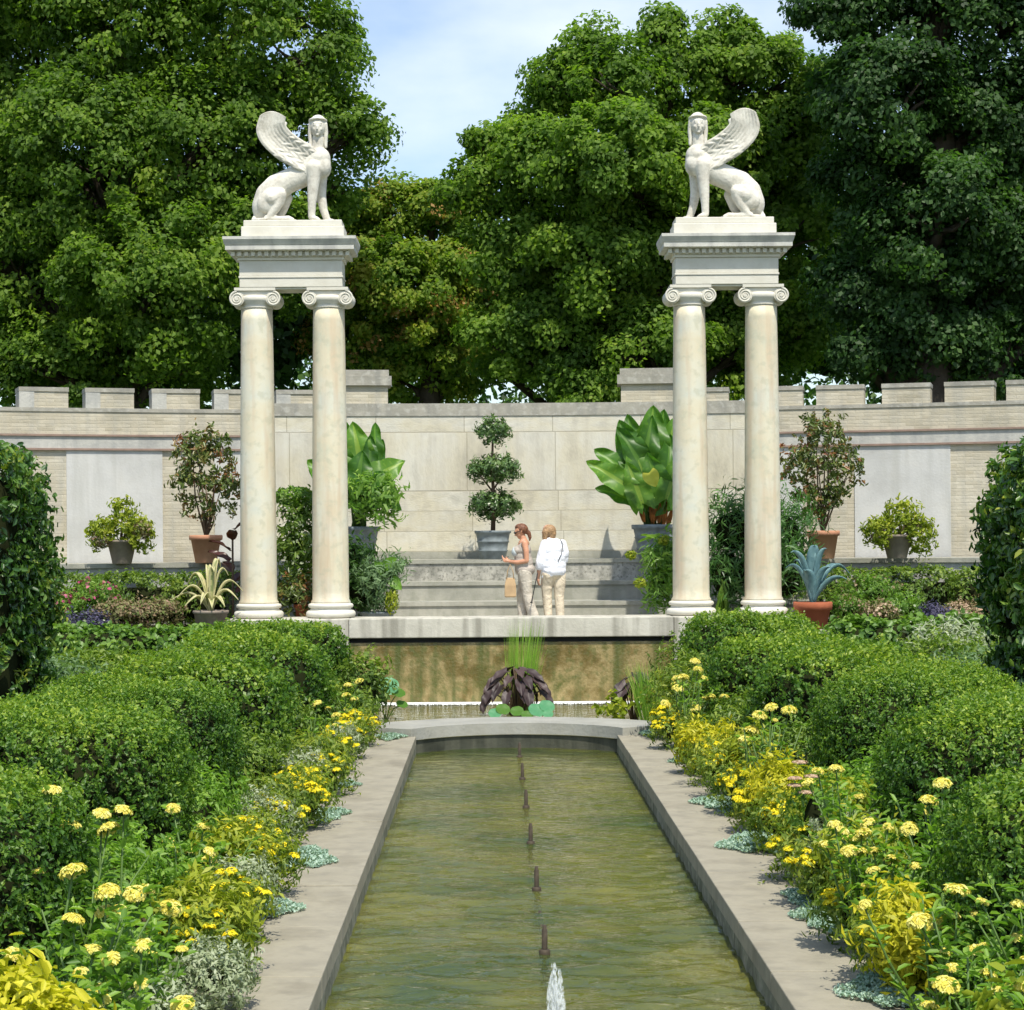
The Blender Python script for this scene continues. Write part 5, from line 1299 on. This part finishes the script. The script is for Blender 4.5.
rosette('striped_agave', 'cream-striped agave with arching leaves in a round stone pot left of the columns', (b.x, 32.2, 1.052), (.22, .27, .38, 'stonepot', False, .02, .05),
        [(-1, -.2, .42, .50, 1.6), (-.9, -.6, .25, .42, 1.7), (1, -.3, .35, .45, 1.6), (.9, .2, .50, .48, 1.5), (.2, -1, .20, .33, 1.8), (-.3, -1, .3, .36, 1.7), (-.2, .6, .75, .28, 1.3), (.3, .5, .85, .22, 1.3), (.1, -.2, .72, .15, 1.25), (-.6, .3, .62, .42, 1.45), (.7, -.8, .24, .38, 1.75), (-.7, .8, .5, .4, 1.5), (.55, .1, .7, .25, 1.3), (-.8, .0, .3, .60, 1.5)], 'stripe', W=.085)

# ---- shrubs standing between and behind the columns
t = thing('oleander_shrub', 'bushy oleander with narrow leaves behind the right-hand columns', 'shrub', (P(755, 600, 34).x, 34.0, PF))
mass(t, 'foliage', [blob(738, 530, 34, .58, .45, .45), (*blob(778, 535, 34, .5, .4, .5),), blob(728, 575, 34, .40, .4, .5), blob(785, 575, 34, .42, .4, .5)], 6500, .20, M['oleander'], .14, 'diamond', 2, .5, .12, None, .72, up=1.1, out=.9)
p0 = P(745, 612, 34); p0.z = PF
stems(t, p0, [blob(px, py, 34, 0, 0, 0)[:3] for px, py in ((725, 520), (740, 505), (770, 510), (790, 530), (750, 540), (765, 560))], .02)
t = thing('strap_leaf_plant', 'strap-leaved green plant at the foot of the right-hand columns', 'plant', (P(722, 612, 33.7).x, 33.7, PF))
mb = MB()
for k in range(11):
    a = random.uniform(0, 6.28); c = Vector((P(722, 612, 33.7).x, 33.7, PF)); big_leaf(mb, c, (math.cos(a) * .4, math.sin(a) * .4 - .2, 1), (math.cos(a), math.sin(a), .4), random.uniform(.45, .7), .08, droop=.5, tint=random.random(), lobes=0)
mb.build('leaves', M['fern'], t)
t = thing('variegated_shrub', 'white-flecked green shrub between the left-hand columns', 'shrub', (P(296, 610, 34).x, 34.0, PF))
mass(t, 'foliage', [blob(296, 555, 34, .40, .4, .50), blob(300, 520, 34, .38, .35, .35), blob(300, 590, 34, .36, .3, .35)], 2600, .11, M['low'], .4, 'oval', 2, .8, .3, None, 0)
p, g, _ = shell([blob(296, 550, 33.95, .42, .42, .55)], 150, .1)
link('blossom', leaves_mesh(p, g, .06, .7, 'oval'), M['dusty'], t)
p, g, _ = shell([blob(296, 497, 34.2, .42, .3, .16)], 700, .3)
link('pale_foliage', leaves_mesh(p, g, .10, .4, 'oval'), M['fern'], t)
b = P(306, 613, 33.6); b.z = PF
t = thing('potted_greenery', 'small terracotta pot between the left-hand columns', 'potted plant', b)
pot(t, b, .14, .19, .36, 'terradark', False, .02, .06)
mass(t, 'foliage', [(b.x - .15, 33.5, PZ + .32, .35, .25, .28)], 900, .10, M['red_shrub'], .4, 'oval', 2, .5, .1, None, .4)
for (px, py, lab, x) in ((232, 530, 'bronze canna leaves left of the outer left-hand column', 233), (352, 590, 'bronze canna leaves right of the inner left-hand column', 354)):
    c = P(x, 600, 34.6); c.z = PF if x > 300 else 1.052
    t = thing('bronze_canna', lab, 'plant', c, 'bronze cannas by the left-hand columns')
    mb = MB(); sb = MB()
    for k in range(7):
        a = k * .9 + .3; h = (P(px, py, 34.6).z - c.z) * (.35 + .65 * k / 6)
        q = c + Vector((math.cos(a) * .06, math.sin(a) * .06, h)); big_leaf(mb, q, (math.cos(a) * .6, math.sin(a) * .6, .5), (-math.cos(a), -math.sin(a) - .6, .8), .42, .20, tint=random.random(), lobes=0, droop=.35)
    mb.build('leaves', M['canna'], t)
    sb.tube([c, c + Vector((0, 0, P(px, py, 34.6).z - c.z))], .018, 7); sb.build('stalk', M['brownstem'], t)
b = P(385, 612, 33.7); b.z = PF
t = thing('potted_greenery', 'low dark tray pot with pale fluffy foliage right of the left-hand columns', 'potted plant', b)
mb = MB(); mb.lathe(pot_prof(.24, .27, .22, .015, .03), (b.x - .12, b.y, b.z), 36, cap=False); po = mb.build('pot', M['greypot'], t)
mb = MB(); mb.lathe([(.25, .19), (.01, .20)], (b.x - .12, b.y, b.z), 24, cap=False); mb.build('soil', M['soil'], po)
mass(t, 'foliage', [blob(378, 590, 33.5, .24, .22, .38), blob(392, 575, 33.55, .16, .15, .2)], 1500, .13, M['bluegreen'], .16, 'blade', 2, .7, .1, None, .35, up=.9)
p, g, _ = shell([blob(392, 601, 33.4, .12, .12, .22)], 300, .6); link('yellow_foliage', leaves_mesh(p, g, .09, .2, 'blade', tdir=np.tile([0, 0, 1.], (len(p), 1))), M['lime'], t)
mb = MB()
for (px, py, tx, ty) in ((386, 566, 398, 556), (392, 580, 402, 590), (384, 572, 374, 560)): big_leaf(mb, P(px, py, 33.4), P(tx, ty, 33.3) - P(px, py, 33.4), (0, -1, .5), .24, .20, tint=.7)
mb.build('leaves', M['ear'], t)
t = thing('dark_foliage_plant', 'dark leafy plant at the foot of the inner left-hand column', 'plant', (P(356, 610, 34).x, 34.0, PF))
mass(t, 'foliage', [blob(360, 588, 34, .34, .3, .38), blob(350, 560, 34.3, .3, .3, .3)], 1900, .11, M['darktree'], .4, 'oval', 2, .5, .1, None, .7)
t = thing('flowering_shrub', 'shrub with drooping green foliage and yellow-green flower heads left of the right-hand columns', 'shrub', (P(666, 610, 33.9).x, 33.9, PF))
mass(t, 'foliage', [blob(668, 560, 33.9, .28, .3, .34), blob(664, 588, 33.9, .26, .26, .32)], 2600, .13, M['fern'], .2, 'blade', 2, .6, .1, None, .5, up=-.3)
for (px, py) in ((631, 555), (640, 583), (664, 540)):
    p = P(px, py, 33.5); mb = MB(); mb.tube([P(662, 562, 33.8), P((662 + px) / 2, min(py, 562) - 3, 33.6), p], [.012, .009, .006], 6); st = mb.build('stem', M['stem'], t)
    q, g, _ = shell([(p.x, p.y, p.z, .10, .09, .08)], 120, .5); link('flower_head', leaves_mesh(q, g, .06, .5, 'oval'), M['lime'], st)
mb = MB()
for (px, py, tx, ty) in ((662, 540, 640, 532), (660, 536, 632, 541)): big_leaf(mb, P(px, py, 33.6), P(tx, ty, 33.4) - P(px, py, 33.6), (0, -1, .8), .4, .07, tint=.8, lobes=0)
mb.build('leaves', M['fern'], t)

# ================================================================== FOUNTAIN
for i, Y in enumerate((13.25, 15.65, 18.05, 20.5, 22.95, 25.3)):
    t = thing('fountain_nozzle', f'rusty upright nozzle pipe in the middle of the pool, {ORD[i]} to the camera', 'fountain nozzle', (.03, Y, WATER - .3), 'nozzle pipes down the middle of the pool')
    mb = MB(); mb.lathe([(.019, 0), (.019, .46), (.014, .465), (.014, .49)], (.03, Y, WATER - .3), 14); mb.build('pipe', M['rust'], t)
    mb = MB(); mb.lathe([(.03, .27), (.037, .28), (.037, .32), (.03, .33)], (.03, Y, WATER - .3), 14); mb.build('collar', M['rust'], t)
mb = MB(); mb.tube([(.03 + .006 * math.sin(y_), y_, WATER - .032) for y_ in [5.2 + .5 * i for i in range(42)]], .021, 8)
o = mb.build('supply_pipe', M['rust']); tag(o, 'long thin pipe under the water linking the fountain nozzles', 'pipe')
t = thing('water_jet', 'small white bubbling water jet at the near end of the pool', 'fountain jet', (.03, 10.9, WATER))
m, nt, N, L = newmat('jet_water')
a = N('ShaderNodeBsdfPrincipled'); a.inputs['Base Color'].default_value = (.9, .95, .95, 1); a.inputs['Roughness'].default_value = .15
tr = N('ShaderNodeBsdfTransparent'); mx = N('ShaderNodeMixShader'); mx.inputs[0].default_value = .20; L(tr.outputs[0], mx.inputs[1]); L(a.outputs[0], mx.inputs[2])
o_ = N('ShaderNodeOutputMaterial'); L(mx.outputs[0], o_.inputs[0]); M['jet'] = m
mb = MB()
for k in range(900):
    z = random.random(); z *= random.random() ** .25; r = .012 + .085 * z * (1.12 - z) + .022 * (1 - z)
    a = random.uniform(0, 6.28); q = random.random() ** .6
    s = random.uniform(.002, .0085) * (1.3 - .5 * z)
    mb.lathe([(.001, -s * 1.5), (s * .8, -s * .7), (s, 0), (s * .6, s * 2), (.001, s * 3.5)], (.03 + r * q * math.cos(a), 10.9 + r * q * math.sin(a), WATER + .44 * z), 8, cap=False)
mb.build('jet', M['jet'], t)

# ================================================================== TREES
def tree(name, label, tpx, Y, blobs, n, leaf, mat, trunk_r=.35, clump=.75, tpl='diamond', ratio=.65, warm=0, dens=1.0, group='large trees behind the wall'):
    base = P(tpx, 520, Y); base.z = 0
    t = thing(name, label, 'tree', base, group)
    B = []
    for (px, py, r, dy) in blobs:
        c = P(px, py, Y + dy); rr = max(.6, r / F * Y - clump * .62); B.append((c.x, c.y, c.z, rr, rr * .85, rr * .9))
    Bn = np.array(B)
    # limbs
    mb = MB(); top = Vector((base.x, Y, max(b[2] for b in B)))
    zf = min(b[2] for b in B) - .5
    tp = [base, base.lerp(Vector((base.x, Y, zf)), 1) , Vector((base.x + .3, Y, (zf + top.z) / 2)), Vector((base.x, Y, top.z))]
    mb.tube(tp, [trunk_r * 1.3, trunk_r, trunk_r * .65, trunk_r * .15], 12)
    for b in B:
        c = Vector(b[:3]); z0 = max(zf * .8, c.z - (abs(c.x - base.x) + b[5]) * .7)
        s = Vector((base.x + .1, Y, min(z0, top.z))); m = s.lerp(c, .5) + Vector((0, 0, .3)); r = trunk_r * .4
        mb.tube([s, m, c], [r, r * .7, r * .3], 7)
        for k in range(5):
            d = norm(RNG.normal(0, 1, (1, 3)))[0]; e = c + Vector((d[0] * b[3], d[1] * b[4], abs(d[2]) * b[5] * .8)) * .85
            mb.tube([m.lerp(c, random.uniform(.2, 1)), c.lerp(e, .5) + Vector((0, 0, -.1)), e], [r * .35, r * .22, r * .08], 5)
    mb.build('trunk', M['bark'], t)
    # clumps of leaves on the shells of the lobes
    area = np.sum(Bn[:, 3] * Bn[:, 5]) * 4
    nc = int(area * 3.0 * dens / clump ** 2)
    p, g, _ = shell(B, nc, .55, 2, .12, None, .25, .80, lf=1.2)
    nc = len(p); per = max(4, n // nc)
    cr = clump * RNG.uniform(.5, 1.15, nc)
    ci = np.repeat(np.arange(nc), per); m = len(ci)
    d = norm(RNG.normal(0, 1, (m, 3))); d[:, 2] = np.where(RNG.uniform(0, 1, m) < .3, np.abs(d[:, 2]), d[:, 2])
    rad = RNG.uniform(.45, 1.0, m)[:, None]
    pts = p[ci] + d * rad * cr[ci][:, None] * np.array([1, 1, .8]) + g[ci] * .1
    nn = d * .55 + g[ci] * .65 + np.array([0, 0, .35])
    ctint = RNG.normal(0, .15, nc)
    tv = .36 + ctint[ci] + RNG.normal(0, .13, m) + .12 * np.clip(d[:, 2], 0, 1) * rad[:, 0]
    if warm:
        hot = RNG.uniform(0, 1, nc) < warm; tv = np.where(hot[ci] & (RNG.uniform(0, 1, m) < .55), .97, np.minimum(tv, .78))
    link('crown', leaves_mesh(pts, nn, leaf, ratio, tpl, .6, tv, g[ci] * .5 + d * .5 + np.array([0, 0, -.3]), .8), M[mat], t)
    return t
# left big maple
tree('maple_tree', 'big green maple filling the upper left behind the wall', 120, 49,
     [(20, 60, 120, 2), (130, 30, 120, 0), (250, 20, 95, -1), (300, 60, 72, -1), (90, 170, 120, -1), (200, 150, 95, -1), (290, 120, 62, 0), (350, 135, 55, -1), (322, 60, 48, 0), (20, 270, 110, 0), (150, 290, 100, -2), (250, 250, 85, -1), (330, 190, 50, 0), (60, 375, 70, -1), (170, 370, 62, 0), (-90, 180, 130, 0), (-60, 340, 100, 0), (215, 85, 70, 0), (20, 130, 80, 1), (110, 100, 90, 1), (240, 200, 70, 1), (180, -70, 130, 1), (40, -60, 130, 0)],
     300000, .14, 'maple', .45, .62)
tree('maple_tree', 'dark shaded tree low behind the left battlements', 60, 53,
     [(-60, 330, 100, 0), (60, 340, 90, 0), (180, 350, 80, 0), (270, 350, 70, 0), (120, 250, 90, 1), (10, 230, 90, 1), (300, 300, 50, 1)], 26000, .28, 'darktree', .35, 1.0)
# turning tree in the centre gap
tree('turning_maple_tree', 'smaller maple with orange-tinged leaves between the two sphinxes', 430, 52,
     [(385, 215, 48, 0), (430, 225, 55, 0), (350, 260, 60, 0), (410, 300, 70, -1), (470, 280, 60, 0), (350, 350, 60, 0), (440, 365, 55, 0), (400, 380, 50, 0), (330, 230, 45, 1), (500, 330, 60, 1)],
     110000, .13, 'maple_warm', .28, .55, warm=.15)
# centre right maple
tree('maple_tree', 'rounded light green maple rising left of the right-hand sphinx', 660, 47,
     [(570, 90, 48, 0), (620, 90, 55, -1), (690, 70, 58, 0), (745, 75, 62, 0), (500, 150, 36, 0), (540, 170, 60, -1), (620, 170, 75, -2), (710, 170, 75, -1), (790, 130, 60, 0), (470, 190, 32, 0), (520, 250, 65, 0), (600, 260, 80, -1), (690, 270, 75, 0), (780, 240, 70, 0), (560, 340, 70, 0), (650, 355, 70, -1), (740, 350, 65, 0), (500, 345, 50, 0), (800, 330, 55, 1), (585, 395, 40, -1), (660, 40, 42, 0), (715, 38, 38, 0), (790, 80, 50, 0), (785, 185, 65, 1), (735, 140, 60, 1), (560, 120, 55, 1), (650, 220, 70, 1), (590, 60, 35, 0)],
     280000, .13, 'maple_light', .42, .56)
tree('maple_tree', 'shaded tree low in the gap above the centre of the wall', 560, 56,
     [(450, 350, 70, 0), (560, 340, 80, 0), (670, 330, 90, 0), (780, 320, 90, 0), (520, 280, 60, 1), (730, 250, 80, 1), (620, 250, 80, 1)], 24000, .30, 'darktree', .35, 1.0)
# dark tree right
tree('dark_tree', 'tall dark green tree filling the upper right corner', 930, 43,
     [(850, 20, 70, 0), (930, 20, 90, 0), (1010, 30, 95, 0), (890, 110, 80, -1), (970, 130, 90, 0), (1050, 160, 90, 0), (870, 190, 62, 0), (940, 230, 85, -1), (1020, 270, 90, 0), (870, 290, 60, 0), (930, 330, 75, 0), (1000, 365, 60, 0), (860, 355, 45, 0), (900, -70, 110, 0), (1020, -80, 120, 0), (1110, 60, 120, 0), (1110, 280, 110, 0), (835, 90, 40, 0)],
     230000, .13, 'darktree', .5, .6)
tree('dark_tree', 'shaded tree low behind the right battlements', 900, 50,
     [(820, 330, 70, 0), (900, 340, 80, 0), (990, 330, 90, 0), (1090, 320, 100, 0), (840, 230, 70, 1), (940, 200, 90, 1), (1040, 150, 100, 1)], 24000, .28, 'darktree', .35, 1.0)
# far woods behind everything: reads as one mass
mb = []; B = []
for i in range(26):
    B.append((-42 + i * 3.6 + random.uniform(-1, 1), 68 + random.uniform(-3, 3), 5.5 + random.uniform(-1, 1), 4.2, 3.0, 7.2 + random.uniform(-1, 1)))
p, g, _ = shell(B, 130000, .2, 2, .15, 0, .3, lf=1)
o = link('far_woods', leaves_mesh(p, g + np.array([0, 0, .6]), .30, .6), M['darktree']); tag(o, kind='stuff'); o['label'] = 'dark band of woods far behind the wall'; o['category'] = 'woods'
# ================================================================== CAMERA, LIGHT, SKY
cam = bpy.data.cameras.new('camera'); co = bpy.data.objects.new('camera', cam); C.objects.link(co)
cam.sensor_width = 36; cam.lens = 36 * F / 1024; cam.clip_end = 3000; cam.clip_start = .1
cam.shift_x = (512 - VX) / 1024; cam.shift_y = (VY - 505) / 1024
co.matrix_world = Matrix.Translation((CAMX, 0, CAMZ)) @ Matrix.Rotation(ROLL, 4, 'Y') @ Matrix.Rotation(PI / 2, 4, 'X')
S.camera = co
EL, AZ = math.radians(60), math.radians(15)   # sun behind the camera, a little to the right
sd = Vector((math.sin(AZ) * math.cos(EL), -math.cos(AZ) * math.cos(EL), math.sin(EL)))
sl = bpy.data.lights.new('sun', 'SUN'); sl.energy = 4.0; sl.angle = math.radians(.5); sl.color = (1, .94, .82)
so = bpy.data.objects.new('sun', sl); C.objects.link(so); so.rotation_euler = (-sd).to_track_quat('-Z', 'Y').to_euler()
w = bpy.data.worlds.new('World'); S.world = w; w.use_nodes = True; nt = w.node_tree; nt.nodes.clear()
N = nt.nodes.new; L = nt.links.new
sky = N('ShaderNodeTexSky'); sky.sky_type = 'NISHITA'; sky.sun_disc = False; sky.sun_elevation = EL
sky.sun_rotation = math.atan2(sd.x, sd.y); sky.air_density = 1.0; sky.dust_density = 1.0; sky.ozone_density = 1.5
tc = N('ShaderNodeTexCoord'); mp = N('ShaderNodeMapping'); mp.inputs['Scale'].default_value = (1, 1, 2.2); mp.inputs['Location'].default_value = (.35, .1, .62)
L(tc.outputs['Generated'], mp.inputs[0]); nz = N('ShaderNodeTexNoise'); nz.inputs['Scale'].default_value = 3.6; nz.inputs['Detail'].default_value = 7; nz.inputs['Roughness'].default_value = .5
L(mp.outputs[0], nz.inputs['Vector']); r = ramp(nt, [(.04,) * 3, (.80,) * 3], [.50, .76]); L(nz.outputs['Fac'], r.inputs[0])
mx = N('ShaderNodeMix'); mx.data_type = 'RGBA'; L(r.outputs[0], mx.inputs[0]); L(sky.outputs[0], mx.inputs[6]); mx.inputs[7].default_value = (6.3, 6.6, 6.9, 1)
bg = N('ShaderNodeBackground'); bg.inputs['Strength'].default_value = .15; L(mx.outputs[2], bg.inputs[0])
ou = N('ShaderNodeOutputWorld'); L(bg.outputs[0], ou.inputs[0])
S.view_settings.view_transform = 'Standard'; S.view_settings.look = 'None'; S.view_settings.gamma = 1; S.view_settings.exposure = 0.38
S.cycles.max_bounces = 8; S.cycles.diffuse_bounces = 3; S.cycles.transparent_max_bounces = 16; S.cycles.transmission_bounces = 4
S.cycles.use_adaptive_sampling = True; S.cycles.adaptive_threshold = .02; S.cycles.use_denoising = True
